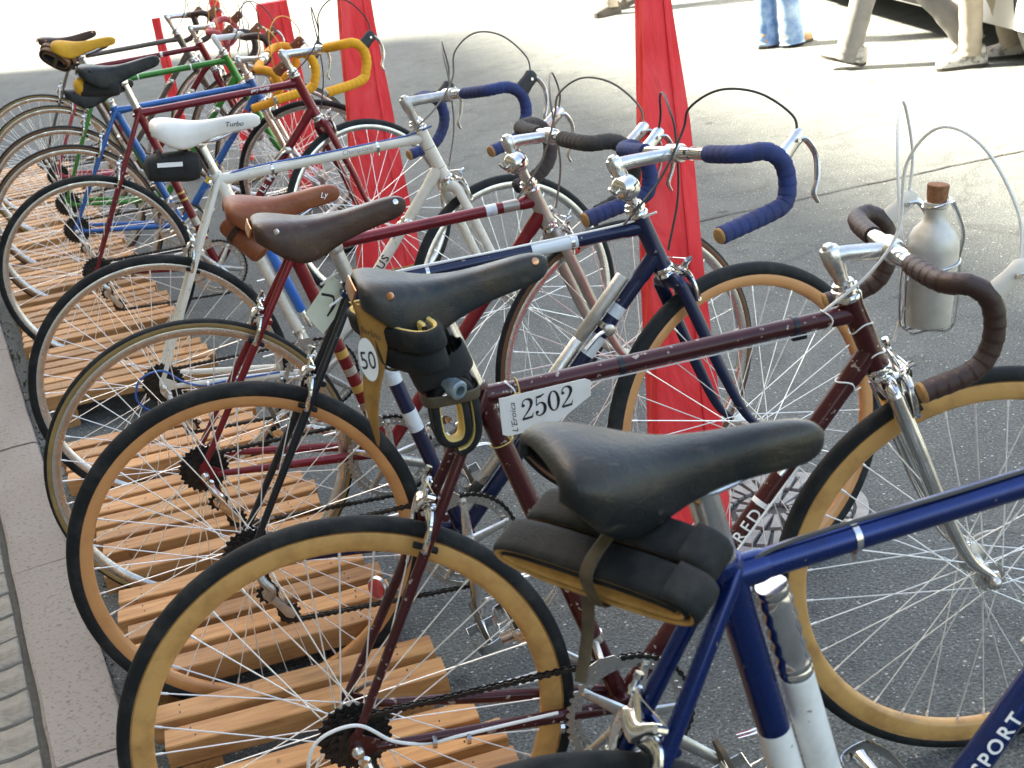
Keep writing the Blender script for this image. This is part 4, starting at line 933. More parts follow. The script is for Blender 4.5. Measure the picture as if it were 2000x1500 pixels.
def x6(info):
    letters_on_tube('Moser', .026, info['DT']-info['dd']*.42, info['dd'], .0148, 0, V(-.2, -.95, .25), M_lettery, info['down_tube'], shear=.2, bold=.02, space=1.1)
    band(info, 'down', .08, .115, M_pink, .0151); band(info, 'down', .125, .150, M_paleb, .0151)
def x7(info):
    band(info, 'seat', .16, .30, M_silverp); band(info, 'top', .17, .176, M_letterw, .0134); band(info, 'top', .40, .406, M_letterw, .0134)
    band(info, 'seat', .19, .22, M_pink, .0151)
def x8(info):
    letters_on_tube('URCCI', .022, info['S0']-info['dn']*.06, -info['dn'], .0146, 0, V(-.3, -.9, .2), M_letterw, info['seat_tube'], bold=.02, space=1.1)
    band(info, 'top', .36, .372, M_letterw, .0134)
def x9(info): pass
POSE = [(.1598, 1.2234, 3.32, -3.98, .2691, .4767, .51, .95), (.0687, 1.8467, -2.47, .58, .2727, .4635, .5641, 1.0135), (-.0191, 2.5414, -1.64, .26, .2894, .4610, .5629, 1.025), (-.0791, 3.0498, -.13, -1.43, .2916, .4294, .5488, 1.0064),
        (-.1451, 3.7042, 1.25, .655, .2584, .4869, .5473, .9907), (-.3212, 5.1184, -.32, .50, .2665, .5050, .5550, .9863), (-.4077, 5.9286, -.14, -.17, .2585, .4265, .5464, .995), (-.4608, 6.5359, -.12, 0, .2501, .4750, .5628, .995),
        (-.5258, 7.3384, -.25, 0, .2500, .4727, .5624, .995), (-.6035, 7.9037, .18, .04, .2511, .4805, .5598, .995)]
SPEC = [
 dict(label='deep blue racing bicycle with broad black saddle and a white pump along its seat tube', paint=M_blue, wheels=('black', 'black'), saddle=('pad', M_leatherk, (.095, 1.012), (.379, .960)), bar=(.055, .10, .085, 0, .14, .20), tape=M_tapecream, hood=M_hoodw, phi=-2.4, bbx=.375, fat=1.22, sfat=(1.08, 1.12), extra=[x0], post=M_chrome, clips=False),
 dict(label='dark maroon racing bicycle with honey coloured tyres and brown handlebar tape', paint=M_maroon, wheels=('honey', 'honey'), saddle=('leather', M_leatherg, (.130, 1.007), (.391, .992)), bar=(.048, .089, .066, -.004, .1375, .195), steer=-6.3, tape=M_tapebrown, hood=M_hoodw, c_crown=M_chrome, c_blade=M_chrome, cable=M_cablew, phi=-.72, gcable=M_cablew, extra=[x1], arch=.165, post=M_chrome, mech=M_chrome),
 dict(label='navy bicycle with pale blue bands, orange sidewalls and thick blue handlebar tape', paint=M_navy, c_stay=M_blackp, wheels=('orange', 'orange'), saddle=('leather', M_leatherb, (.133, .962), (.408, .956)), bar=(.084, .136, .078, -.064, .1234, .2274), steer=15.9, tape=M_tapeblue, tape0=.105, tfat=.0015, hood=M_alloy, phi=-1.62, extra=[x2], cable=M_cablek, rivet=M_alloy, mech=M_dullal, arch=.085, post=M_dullal),
 dict(label='red bicycle with silver head tube and fork, tan saddle and grey foam grips', paint=M_oxide, c_head=M_silverp, c_blade=M_silverp, c_crown=M_dullal, wheels=('gum', 'brown'), saddle=('pad', M_leathert, (.166, .908), (.409, .900)), bar=(.097, .1006, .087, 0, .14, .2116), steer=8.8, tape=M_tapegrey, tape0=.062, tfat=.002, hood=M_alloy, plug=M_hoodk, phi=-.4, extra=[x3], cable=M_cableg, mech=M_chrome, arch=.10),
 dict(label='cream white racing bicycle with white saddle, blue bar tape and blue cables', paint=M_cream, wheels=('black', 'black'), saddle=('pad', M_whites, (.120, 1.004), (.392, .976)), bar=(.054, .1326, .0945, -.0318, .1483, .2121), steer=18.6, tape=M_tapeblue, hood=M_hoodk, phi=-2.6, gcable=M_cableb, cable=M_cableg, extra=[x4], c_stem=M_dullal, arch=.12),
 dict(label='wine red racing bicycle with bright yellow bar tape and black saddle', paint=M_wine, wheels=('black', 'black'), saddle=('leather', M_blacks, (.103, 1.034), (.370, 1.028)), bar=(.06, .1309, .077, -.08, .1446, .2077), steer=20.3, tape=M_tapeyel, tfat=.0015, hood=M_hoodk, plug=M_chrome, phi=-.9, cable=M_cablek, extra=[x5], rivet=M_blacks, badge=M_blacks, arch=.13, post=M_chrome),
 dict(label='azure blue racing bicycle with amber bar tape behind the wine red one', paint=M_azure, c_head=M_azure, c_blade=M_chrome, wheels=('brown', 'black'), saddle=('leather', M_blacks, (.085, .885), (.345, .880)), bar=(.06, .10, .085, -.02, .14, .205), steer=-18, tape=M_tapeor, tfat=.001, hood=M_hoodbr, phi=-1.2, cable=M_cabley, extra=[x6], rivet=M_blacks, badge=M_blacks),
 dict(label='green racing bicycle with yellow saddle and white stem', paint=M_green, wheels=('brown', 'brown'), saddle=('pad', M_yellows, (.098, 1.020), (.364, 1.002)), bar=(.055, .11, .085, 0, .14, .20), steer=4, tape=M_tapebrown, hood=M_hoodbr, c_stem=M_whitep, phi=-.5, cable=M_cablek, extra=[x7]),
 dict(label='dull red racing bicycle with pink stays and pink handlebar tape', paint=M_wine, c_stay=M_pink, c_cstay=M_pink, wheels=('gum', 'brown'), saddle=('leather', M_leatherb, (.11, .935), (.385, .928)), bar=(.05, .10, .085, 0, .14, .20), steer=-12, tape=M_tapepink, hood=M_hoodbr, phi=-2.0, cable=M_cabley, extra=[x8]),
 dict(label='brown grey racing bicycle with dark brown saddle, last of the row', paint=M_grey, wheels=('gum', 'gum'), saddle=('leather', M_leatherb, (.112, .950), (.400, .943)), bar=(.075, .10, .085, 0, .14, .20), steer=10, tape=M_tapebrown, hood=M_hoodbr, phi=-1.0, cable=M_cablek, extra=[x9]),
]
BK = [make_bike(i, POSE[i], SPEC[i]) for i in range(10)]
bpy.context.view_layer.update()
# word printed on the white saddle's flank and the maker's scratch on the tan one
def saddle_word(info, txt, h, x, y, z, m, **k):
    letters_flat(txt, h, (x, -y, z), (1, -.02, -.03), (0, .42, .90), m, info['saddle'], **k)
saddle_word(BK[4], 'Turbo', .013, .190, .0255, -.022, M_letterk, shear=.35, bold=.01)
saddle_word(BK[3], 'Ly', .012, .205, .0225, -.018, M_letterw, shear=.4)
# ---------------------------------------------------------------- things hung on the bicycles
E1, E2 = V(1, 0, 0), V(0, 0, 1)
# race number card
def stroke2d(mb, pts, ws, o, e1, e2, sc, k=6):
    P = catmull([V(p[0], p[1], 0) for p in pts], k) if len(pts) > 2 else [V(*p, 0) for p in pts]
    w = [float(np.interp(i/(len(P)-1), np.linspace(0, 1, len(ws)), ws)) for i in range(len(P))]; rows = []
    for i, p in enumerate(P):
        t = (P[min(i+1, len(P)-1)]-P[max(i-1, 0)]).normalized(); n = V(-t.y, t.x, 0)
        rows.append([o+(e1*q.x+e2*q.y)*sc for q in (p-n*w[i]/2, p+n*w[i]/2)])
    mb.grid(rows)
def disc2d(mb, c, r, o, e1, e2, sc):
    n = 12; mb.add([o+(e1*(c[0]+r*math.cos(2*math.pi*k/n))+e2*(c[1]+r*math.sin(2*math.pi*k/n)))*sc for k in range(n)], [tuple(range(n))])
def numeral(mb, ch, o, e1, e2, sc):
    nr = e1.cross(e2)*.0002
    if ch == '2':
        stroke2d(mb, [(.10, .74), (.14, .91), (.30, 1.0), (.47, .92), (.52, .74), (.42, .50), (.20, .24), (.05, .07)], [.05, .05, .06, .14, .15, .10, .06, .06], o, e1, e2, sc)
        stroke2d(mb, [(.04, .055), (.50, .055)], [.11, .11], o+nr, e1, e2, sc); stroke2d(mb, [(.48, .02), (.56, .26)], [.07, .02], o+nr*2, e1, e2, sc); disc2d(mb, (.135, .73), .075, o+nr*3, e1, e2, sc)
    elif ch == '5':
        stroke2d(mb, [(.14, .93), (.32, .92), (.52, 1.0)], [.09, .12, .05], o, e1, e2, sc); stroke2d(mb, [(.155, .96), (.12, .52)], [.045, .045], o+nr, e1, e2, sc)
        stroke2d(mb, [(.12, .52), (.28, .62), (.45, .54), (.51, .32), (.44, .10), (.26, .0), (.10, .07), (.08, .18)], [.04, .06, .11, .15, .12, .06, .05, .05], o+nr*2, e1, e2, sc); disc2d(mb, (.12, .20), .075, o+nr*3, e1, e2, sc)
    else:
        P = [(.31+.22*math.cos(a), .5+.48*math.sin(a)) for a in [math.pi/2+2*math.pi*k/24 for k in range(25)]]
        stroke2d(mb, P, [.05, .10, .15, .10, .05, .10, .15, .10, .05], o, e1, e2, sc, 2)
M_cardx = None
M_card = mat('white_card', (.78, .78, .76), .55, col2=(.70, .69, .66), scale=25); M_string = mat('yellow_string', (.62, .45, .14), .8)
cd = thing_on(BK[1], 'number_card', (.358, -.0235, .772)); tag(cd, 'white race number card reading 2502 tied under the maroon top tube', 'number card')
def card(mb, poly, th=.0008): mb.prism(poly, (0, 0, 0), E1, E2, th)
ce1 = V(.985, -.03, -.005); ce2 = V(.02, -.10, .99).normalized(); cn = ce1.cross(ce2).normalized()
mb = MB(); mb.prism([(-.067, -.026), (-.060, -.030), (.006, -.030), (.066, .006), (.068, .028), (.060, .033), (-.066, .030)], (0, 0, 0), ce1, ce2, .0009); mb.build('card', M_card, cd, smooth=0)
mb = MB()
for k, ch in enumerate('2502'): numeral(mb, ch, cn*.0009+ce1*(-.037+k*.0195)+ce2*-.011+ce2*(k*.0022), (ce1+ce2*.10).normalized(), ce2, .031)
mb.build('number', M_letterk, cd, smooth=0)
letters_flat("L'Eroica", .0085, cn*.0008+ce1*-.0485+ce2*-.026, ce2, -ce1, M_letterk, cd, shear=.3, length=.046)
mb = MB(); c0 = BK[1]['S0']-V(.358, -.0235, .772)
for q in (.055,):
    p = c0+BK[1]['tdir']*q; mb.sweep([p+V(-.002, math.cos(a)*.0155, math.sin(a)*.0155) for a in [2*math.pi*k/20 for k in range(20)]], .0010, 6, closed=True)
mb.sweep(catmull([ce1*-.062+ce2*.026, c0+BK[1]['tdir']*.055+V(-.002, -.0155, 0)], 3), .001, 5); mb.build('string', M_string, cd); mb = MB()
ps = c0-BK[1]['dn']*.075
mb.sweep([ps+V(math.cos(a)*.0165, math.sin(a)*.0165, .004*math.cos(a)) for a in [2*math.pi*k/20 for k in range(20)]], .0010, 6, closed=True)
mb.sweep([ce1*-.062+ce2*-.024, ps+V(.012, -.0115, .003)], .001, 5); mb.build('string', M_string, cd)
# folded spare tyres
def roll_path(a, n, la, lb, turns, grow, c=V(0, 0, 0), k=14):
    pts = []
    for i in range(int(turns*k*2)+1):
        q = 2*math.pi*i/(2*k); r = lb+grow*q/(2*math.pi); ca, sa = math.cos(q), math.sin(q)
        pts.append(c+a*(la*math.copysign(abs(ca)**.55, ca)+ca*grow*q/(2*math.pi))+n*(r*math.copysign(abs(sa)**.8, sa)))
    return pts
def spare(info, c, a, n, wdir, la, lb, turns, w, label, name='spare_tyre', edge=M_tan, th=.013, blackedge=False, strap=None, tail=None, extra=None):
    t = thing_on(info, name, c); tag(t, label, 'spare tyre'); a = Vector(a).normalized(); n = Vector(n).normalized(); wdir = Vector(wdir).normalized()
    for k, (off, sh) in enumerate(((.5, 0), (-.5, .012))):
        mb = MB(); pts = roll_path(a, n, la-sh, lb, turns, th*1.15); pts = [p+wdir*(off*(w+.003)) for p in pts]
        mb.ribbon(pts, wdir, w, th, 0, 0 if blackedge else 1, 1); mb.build('coil', [M_rubber, edge], t, smooth=50)
    mb = MB(); R_ = lb+turns*th*1.2+.004
    for pp in (strap or [0]):
        loop = [a*pp+n*(R_*math.copysign(abs(math.cos(q))**.5, math.cos(q)))+wdir*((w*1.12+.004)*math.copysign(abs(math.sin(q))**.5, math.sin(q))) for q in [2*math.pi*k/28 for k in range(28)]]
        mb.ribbon(loop, a, .016, .0025, closed=True)
    if tail: mb.ribbon(catmull(tail, 5), a, .014, .0025)
    mb.build('strap', M_lstrap, t, smooth=40)
    if extra: extra(t)
    return t
spare(BK[0], (.150, -.005, .884), (.46, -.88, .05), (-.30, -.22, .92), (-.80, -.40, -.40), .104, .0045, 2.15, .040, 'folded black spare tyre with amber edges strapped under the broad black saddle', th=.0092, strap=[.012], tail=[(.02, .02, .085), (.012, .01, .05), (.0, -.01, .045)])
st = thing_on(BK[0], 'hanging_strap', (.112, -.01, .82)); tag(st, 'worn olive leather strap end dangling below the spare tyre', 'strap')
mb = MB(); mb.ribbon(catmull([(.004, .012, .050), (.010, .004, .035), (.006, 0, .0), (-.002, -.004, -.03), (-.014, -.012, -.058)], 6), (.75, -.65, 0), .013, .003); mb.build('strap', M_lstrap, st)
def valves(t):
    for c, ax in (((.040, -.040, -.010), (.5, -.8, -.2)), ((.062, -.045, -.074), (.45, -.85, -.2))):
        c = Vector(c); ax = Vector(ax).normalized(); mb = MB(); mb.lathe(c-ax*.03, ax, [(0, .009), (.018, .0105), (.020, .0135), (.034, .0135), (.036, .0115), (.0365, .0075), (.022, .0065)], 16)
        v = mb.build('valve_cap', M_capb, t)
M_capb = mat('blue_grey_cap', (.16, .22, .25), .35, .4, col2=(.3, .36, .38), scale=60)
spare(BK[1], (.172, -.022, .918), (.52, -.84, -.10), (.84, .52, .02), (-.15, -.05, 1), .068, .012, 1.5, .032, 'folded spare tyre strapped across the seat post under the copper riveted saddle', edge=M_string, strap=[.0], extra=valves)
spare(BK[1], (.226, -.026, .800), (.05, -.05, 1), (.98, .1, -.05), (0, 1, .05), .044, .013, 1.5, .024, 'spare tyre loop hanging upright below the black strap on the seat post', edge=M_string, blackedge=True, strap=[.030])
bs = thing_on(BK[1], 'webbing_strap', (.222, -.014, .868)); tag(bs, 'wide black webbing strap round the seat post of the maroon bicycle', 'strap')
mb = MB(); loop = [V(.040*math.copysign(abs(math.cos(q))**.6, math.cos(q)), .036*math.copysign(abs(math.sin(q))**.6, math.sin(q)), .012*math.cos(q)) for q in [2*math.pi*k/28 for k in range(28)]]
mb.ribbon(loop, (-.25, 0, .97), .036, .004, closed=True); mb.build('strap', M_strap, bs)
# pennant
M_pen = mat('ochre_pennant', (.36, .185, .040), .8, col2=(.25, .12, .028), scale=30, bump=.3, bscale=400)
pn = thing_on(BK[1], 'pennant', (.126, -.040, .985)); tag(pn, 'narrow ochre pennant with a white oval hanging behind the riveted saddle', 'pennant')
mb = MB(); rows = []; pe1 = V(.83, -.50, 0).normalized()
def penpt(u, v): # u 0..1 across, v 0..1 down
    L_ = v*.205; w = .042*(1-v)**.85+.002; return V(.004, 0, 0)*v*-2+pe1*(u*w-.006+.008*(1-v)*0)+V(0, 0, -L_-.030*u*(1-v))+V(.004*math.sin(v*7), -.006*math.sin(u*3+v*5), 0)
for k in range(15): rows.append([penpt(u/6, k/14) for u in range(7)])
mb.grid(rows); o = mb.build('cloth', M_pen, pn); md = o.modifiers.new('t', 'SOLIDIFY'); md.thickness = .001
mb = MB(); cen = penpt(.30, .36); n_ = pe1.cross(V(0, 0, 1)); n_ = n_ if n_.y < 0 else -n_
mb.add([cen+n_*.0035+pe1*(.0135*math.cos(q))+V(0, 0, .031*math.sin(q)) for q in [2*math.pi*k/28 for k in range(28)]], [tuple(range(28))]); mb.build('white_oval', M_letterw, pn, smooth=0)
letters_flat('50', .026, cen+n_*.0042-pe1*.0105, pe1, V(0, 0, 1), M_letterk, pn, length=.021)
letters_flat('Berlino', .010, penpt(.10, .10)+n_*.0040-V(0, 0, .012), (pe1-V(0, 0, .50)).normalized(), V(0, 0, 1), M_letterk, pn, length=.030, shear=.3)
# aluminium flask with cork in a wire cage on the maroon bicycle's bars
M_flask = mat('flask_aluminium', (.56, .54, .50), .5, .6, col2=(.42, .40, .36), scale=14, rvar=.1, bump=.35, bscale=40)
fk = empty('drinking_flask'); fk.matrix_world = BK[1]['root'].matrix_world @ BK[1]['S'] @ Matrix.Translation((.948, .012, .757)) @ Matrix.Rotation(rad(7), 4, 'Y'); tag(fk, 'dented aluminium drinking flask with cork stopper carried in front of the handlebar', 'flask')
mb = MB(); mb.lathe((0, 0, 0), (0, 0, 1), [(0, .028), (.004, .0335), (.06, .036), (.118, .0375), (.130, .0365), (.145, .030), (.157, .019), (.165, .0155), (.178, .0150), (.180, .0172), (.186, .0172), (.187, .013)], 28); mb.build('body', M_flask, fk)
mb = MB(); mb.lathe((0, 0, .181), (.03, 0, 1), [(0, .0128), (.014, .0150), (.030, .0158), (.031, .0150)], 18); mb.build('cork', M_cork, fk)
cg = empty('bottle_cage'); cg.matrix_world = fk.matrix_world.copy(); tag(cg, 'bent wire bottle cage clipped to the maroon bicycle stem', 'bottle cage')
mb = MB()
for z, r in ((.095, .0395), (.185, .019)): mb.sweep([V(math.cos(a)*r, math.sin(a)*r, z+.006*math.cos(a)) for a in [2*math.pi*k/30 for k in range(30)]], .0018, 6, closed=True)
for sg in (-1, 1): mb.sweep(catmull([(-.075, sg*.016, .118), (-.04, sg*.016, .105), (-.040, sg*.013, .06), (-.034, sg*.012, -.004), (0, sg*.010, -.006), (.034, sg*.010, -.004), (.041, sg*.008, .05), (.040, sg*.006, .098)], 6), .0020, 6)
mb.sweep(catmull([(.040, .0, .10), (.044, 0, .14), (.024, .0, .185)], 5), .0035, 6)
mb.build('wire', M_chrome, cg)
# hand pumps
def pump(info, a, b_, r, mats, label, cuts):
    a = Vector(a); b_ = Vector(b_); ax = (b_-a).normalized(); ln = (b_-a).length; t = thing_on(info, 'hand_pump', a); tag(t, label, 'pump')
    s = 0
    for nm, l, m, rr in cuts:
        mb = MB(); e = s+l*ln; p = [(s+.0005, rr*r*.9), (s+.003, rr*r), (e-.003, rr*r), (e-.0005, rr*r*.9)]
        if nm == 'embossed_sleeve': p = [(s+.0005, r*.92), (s+.006, r*1.0)]+[(s+.012+(e-s-.03)*k/9, r*(1.04 if k % 2 else .88)) for k in range(10)]+[(e-.014, r*1.08), (e-.010, r*1.0), (e-.007, r*1.08), (e-.0005, r*1.02)]
        mb.lathe((0, 0, 0), ax, p, 18); mb.build(nm, m, t); s = e
    return t
B0_, B2_, B4_ = BK[0], BK[2], BK[4]
nf = V(B0_['dn'].z, 0, -B0_['dn'].x)
pump(B0_, B0_['S0']-B0_['dn']*.035+nf*.041, B0_['BB']+B0_['dn']*.07+nf*.041, .0180, None, 'white frame pump with embossed chrome head beside the blue seat tube', [('embossed_sleeve', .26, M_chrome, 1), ('barrel', .66, M_whitep, 1.0), ('end_cap', .08, M_chrome, .95)])
nd = V(-B2_['dd'].z, 0, B2_['dd'].x)
pump(B2_, B2_['DT']-B2_['dd']*.070+nd*.031, B2_['BB']+B2_['dd']*.06+nd*.031, .0125, None, 'bare aluminium frame pump along the navy bicycle down tube', [('handle', .28, M_dullal, 1.06), ('barrel', .64, M_alloy, 1.0), ('end_cap', .08, M_dark, .9)])
nf = V(B4_['dn'].z, 0, -B4_['dn'].x)
pump(B4_, B4_['S0']-B4_['dn']*.10+nf*.032, B4_['S0']-B4_['dn']*.46+nf*.032, .0125, None, 'bright blue plastic pump along the cream bicycle seat tube', [('barrel', .86, mat('blue_plastic', (.02, .14, .50), .35), 1.05), ('rod', .14, M_alloy, .55)])
# bags
def bag(info, c, sx_, sy_, sz_, m, label, strip=None, tilt=0, name='saddle_bag', end=None):
    t = thing_on(info, name, c); tag(t, label, 'saddle bag'); mb = MB(); rows = []; n = 20
    for k in range(13):
        v = -1+2*k/12; f = max(0, (1-abs(v)**5))**.33; row = []
        for j in range(n):
            q = 2*math.pi*j/n; ca, sa = math.cos(q), math.sin(q); row.append(Matrix.Rotation(tilt, 3, 'Y') @ V(v*sx_/2, math.copysign(abs(ca)**.6, ca)*sy_/2*f, math.copysign(abs(sa)**.6, sa)*sz_/2*f*(1+.05*math.sin(v*3))))
        rows.append(row)
    mb.grid(rows, closed_u=True); mb.f += [tuple(range(n-1, -1, -1)), tuple(range(12*n, 13*n))]; mb.m += [0, 0]; mb.build('pouch', m, t)
    mb = MB()
    for xx in (-.22, .22): mb.ribbon([Matrix.Rotation(tilt, 3, 'Y') @ V(xx*sx_, math.cos(q)*sy_*.5*1.05, math.sin(q)*sz_*.52+.006) for q in [2*math.pi*k/24 for k in range(24)]], (1, 0, 0), .012, .002, closed=True)
    mb.build('strap', M_strap, t)
    if strip:
        mb = MB(); R3 = Matrix.Rotation(tilt, 3, 'Y'); mb.prism([(-.030, -.006), (.032, -.006), (.032, .005), (-.030, .005)], R3 @ V(-.01, -sy_/2-.002, sz_*.18), R3 @ E1, R3 @ E2, .002); mb.build('reflective_strip', strip, t, smooth=0)
    if end:
        mb = MB(); R3 = Matrix.Rotation(tilt, 3, 'Y'); mb.sphere(R3 @ V(-sx_*.42, -.01, .008), .030, (.75, 1.1, 1.0)); mb.build('flap', end, t)
    return t
bag(BK[4], (.155, -.006, .882), .150, .090, .072, M_cloth, 'black nylon saddle bag with white reflective strip under the white saddle', M_letterw, rad(8))
bag(BK[5], (.160, -.004, .952), .150, .085, .058, M_cloth, 'black saddle bag with a tan flap under the black saddle', None, rad(8), end=M_yellows)
t3 = thing_on(BK[3], 'tool_roll', (.196, -.004, .822)); tag(t3, 'brown leather tool roll with stitching strapped behind the tan saddle', 'tool roll')
mb = MB(); ax = V(.55, -.45, -.70).normalized(); mb.lathe(-ax*.055, ax, [(0, .010), (.003, .020), (.010, .0245), (.05, .026), (.10, .0245), (.107, .020), (.11, .010)], 20); mb.build('pouch', M_leathert, t3)
mb = MB(); e = ax.orthogonal().normalized(); f = ax.cross(e); mb.ribbon([-ax*.018+(e*math.cos(q)+f*math.sin(q))*.0275 for q in [2*math.pi*k/24 for k in range(24)]], ax, .012, .002, closed=True); mb.build('strap', M_leatherb, t3)
# rolled spare under the yellow saddle
spare(BK[7], (.115, -.01, .955), (.70, -.25, -.5), (.35, -.6, .7), (.6, .7, .3), .055, .012, 2.0, .024, 'brown edged spare tyre folded under the yellow saddle', edge=M_brownw, strap=[.01])
# second number card, pale green, between the navy and the red bicycles
c2 = thing_on(BK[2], 'number_card', (.240, .018, .775)); tag(c2, 'pale green race card tied behind the navy seat tube', 'number card')
M_card2 = mat('pale_green_card', (.58, .62, .46), .6, col2=(.68, .70, .60), scale=30)
mb = MB(); mb.prism([(-.045, -.010), (-.020, -.055), (.045, .010), (.018, .055)], (0, 0, 0), V(1, -.05, 0), V(0, 0, 1), .001); mb.build('card', M_card2, c2, smooth=0)
mb = MB(); stroke2d(mb, [(-.008, .022), (.012, .012), (.010, -.004), (-.006, -.022)], [.005, .005, .006, .003], V(0, -.0012, 0), E1, E2, 1.); mb.build('figure', M_letterk, c2, smooth=0)
mb = MB(); mb.sweep(catmull([(-.006, -.002, .040), (.03, -.02, .06), (.045, -.02, .045)], 5), .0022, 6); mb.build('string', M_cablew, c2)
# ---------------------------------------------------------------- red cloth-wrapped posts
def red_post(x, y, h, w0, w1, d0, d1, lab, seed, rot=0, wz=None, lean=0, leany=0):
    r = random.Random(seed); t = empty('red_post', (x, y, 0), (0, 0, rot)); tag(t, lab, 'post', 'red cloth wrapped posts between the bicycles'); mb = MB(); rows = []; nz = 34; ns = 12
    ph = [r.uniform(0, 6.28) for _ in range(6)]
    for k in range(nz+1):
        v = k/nz; z = h*v; w = (lerp(w0, w1, v**.9) if wz is None else float(np.interp(z, [q[0] for q in wz], [q[1] for q in wz])))/2; d = lerp(d0, d1, v)/2; row = []
        cor = [(-w, -d), (w, -d), (w, d), (-w, d)]
        for c in range(4):
            a, b2 = cor[c], cor[(c+1) % 4]
            for j in range(ns):
                s = j/ns; px, py = lerp(a[0], b2[0], s), lerp(a[1], b2[1], s); nx, ny = [(0, -1), (1, 0), (0, 1), (-1, 0)][c]
                bul = math.sin(s*math.pi)
                f = bul*(.0012*math.sin(9*s+14*v+ph[c])+.0018*math.sin(23*v+5*s*math.sin(ph[4])+ph[5])+.0015*math.sin(41*v-13*s+ph[0]))
                row.append((px+nx*f+.002*math.sin(17*v+ph[2])+lean*z, py+ny*f+leany*z, z))
        rows.append(row)
    mb.grid(rows, closed_u=True); n = 4*ns; mb.f += [tuple(range(n-1, -1, -1)), tuple(range(nz*n, nz*n+n))]; mb.m += [0, 0]
    mb.build('cloth', M_red, t, smooth=55)
    # taped seam down one edge and a knot of folded cloth at the foot
    mb = MB(); mb.ribbon([((lerp(w0, w1, k/12) if wz is None else float(np.interp(h*k/12, [q[0] for q in wz], [q[1] for q in wz])))/2*.5+lean*h*k/12, -lerp(d0, d1, k/12)/2-.0030+leany*h*k/12, h*k/12) for k in range(13)], (1, 0, .02), .010, .003); mb.build('seam', M_red, t)
    mb = MB(); mb.box((0, 0, .006), (w0*1.12, d0*1.12, .012)); mb.build('base_plate', M_wood, t, smooth=0)
    return t
red_post(.916, 2.71, 1.62, .160, .045, .09, .03, 'tall tapering red cloth post between the navy and red bicycles', 1, 0, [(0, .165), (.55, .125), (.90, .102), (1.17, .062), (1.62, .045)], .117, .19)
red_post(.752, 5.55, 1.46, .250, .070, .12, .05, 'red cloth post standing behind the yellow handlebar', 2, .05, None, .055)
red_post(.635, 7.02, .985, .17, .145, .10, .09, 'short broad red post with a flat top behind the amber handlebar', 3, -.08)
red_post(.118, 8.42, .905, .085, .040, .06, .03, 'slim red post at the far end beyond the last saddles', 4)
red_post(.46, 8.6, .945, .07, .05, .05, .04, 'slim red post among the far handlebars', 5)
# ---------------------------------------------------------------- people in the sunlit street
def skin_body(name, J, Ed, m):
    """one continuous figure grown round a skeleton; J name -> (x, y, z, r)"""
    ks = list(J); me = bpy.data.meshes.new(name); me.from_pydata([J[k][:3] for k in ks], [(ks.index(a), ks.index(b2)) for a, b2 in Ed], []); me.materials.append(m)
    o = bpy.data.objects.new(name, me); COL.objects.link(o); md = o.modifiers.new('skin', 'SKIN')
    sv = me.skin_vertices[0].data
    for i, k in enumerate(ks): sv[i].radius = (J[k][3], J[k][3] if len(J[k]) < 5 else J[k][4]); sv[i].use_root = k == 'pelvis'
    md.use_smooth_shade = True; ss = o.modifiers.new('sub', 'SUBSURF'); ss.levels = 1; ss.render_levels = 2
    return o
M_skin = mat('skin', (.50, .30, .21), .5, col2=(.45, .26, .18), scale=12); M_hair = mat('dark_hair', (.03, .02, .015), .6)
M_denim = mat('faded_denim', (.10, .20, .42), .85, col2=(.30, .44, .62), scale=9, bump=.4, bscale=260, amount=(.38, .62)); M_beige = mat('pale_grey_trousers', (.26, .255, .25), .85, col2=(.17, .165, .16), scale=6, bump=.3, bscale=200)
M_lightt = mat('pale_beige_trousers', (.42, .37, .30), .85, col2=(.30, .26, .20), scale=6, bump=.3, bscale=200); M_shirtw = mat('white_shirt', (.66, .65, .62), .85, bump=.2, bscale=150); M_shirtb = mat('slate_shirt', (.13, .18, .24), .85)
M_shoet = mat('tan_shoe', (.34, .18, .08), .6, col2=(.5, .34, .2), scale=20); M_shoew = mat('white_trainer', (.50, .49, .46), .55, col2=(.20, .19, .18), scale=30, amount=(.5, .62)); M_sole = mat('dark_sole', (.05, .045, .04), .7); M_redtag = mat('red_tab', (.5, .06, .03), .6)
def foot(b, c, yaw, ln=.27, pitch=0, mi=0):
    """shoe: upper and sole; c = ankle ground point"""
    Mx = Matrix.Rotation(yaw, 3, 'Z') @ Matrix.Rotation(-pitch, 3, 'Y'); c = Vector(c); rows = []
    prof = [(-.085, .026, .075), (-.075, .034, .098), (-.03, .037, .105), (.03, .039, .085), (.08, .044, .062), (.13, .045, .052), (.165, .036, .044), (.182, .018, .032)]
    for x, w, h in prof:
        rows.append([c+Mx @ V(x*ln/.27, w*math.copysign(abs(math.cos(q))**.7, math.cos(q)), .016+h*(max(0, math.sin(q))**.8)) for q in [math.pi*k/10 for k in range(11)]])
    b.grid(rows, mi=mi); n = 11; 
    base = len(b.v)-len(prof)*n
    b.f += [tuple(base+k for k in range(n)), tuple(base+(len(prof)-1)*n+n-1-k for k in range(n))]; b.m += [mi, mi]
    pl = [(x*ln/.27, w+.003) for x, w, h in prof]+[(x*ln/.27, -w-.003) for x, w, h in reversed(prof)]
    b.prism(pl, c+Mx @ V(0, 0, .009), Mx @ V(1, 0, 0), Mx @ V(0, 1, 0), .018, mi=mi+1)
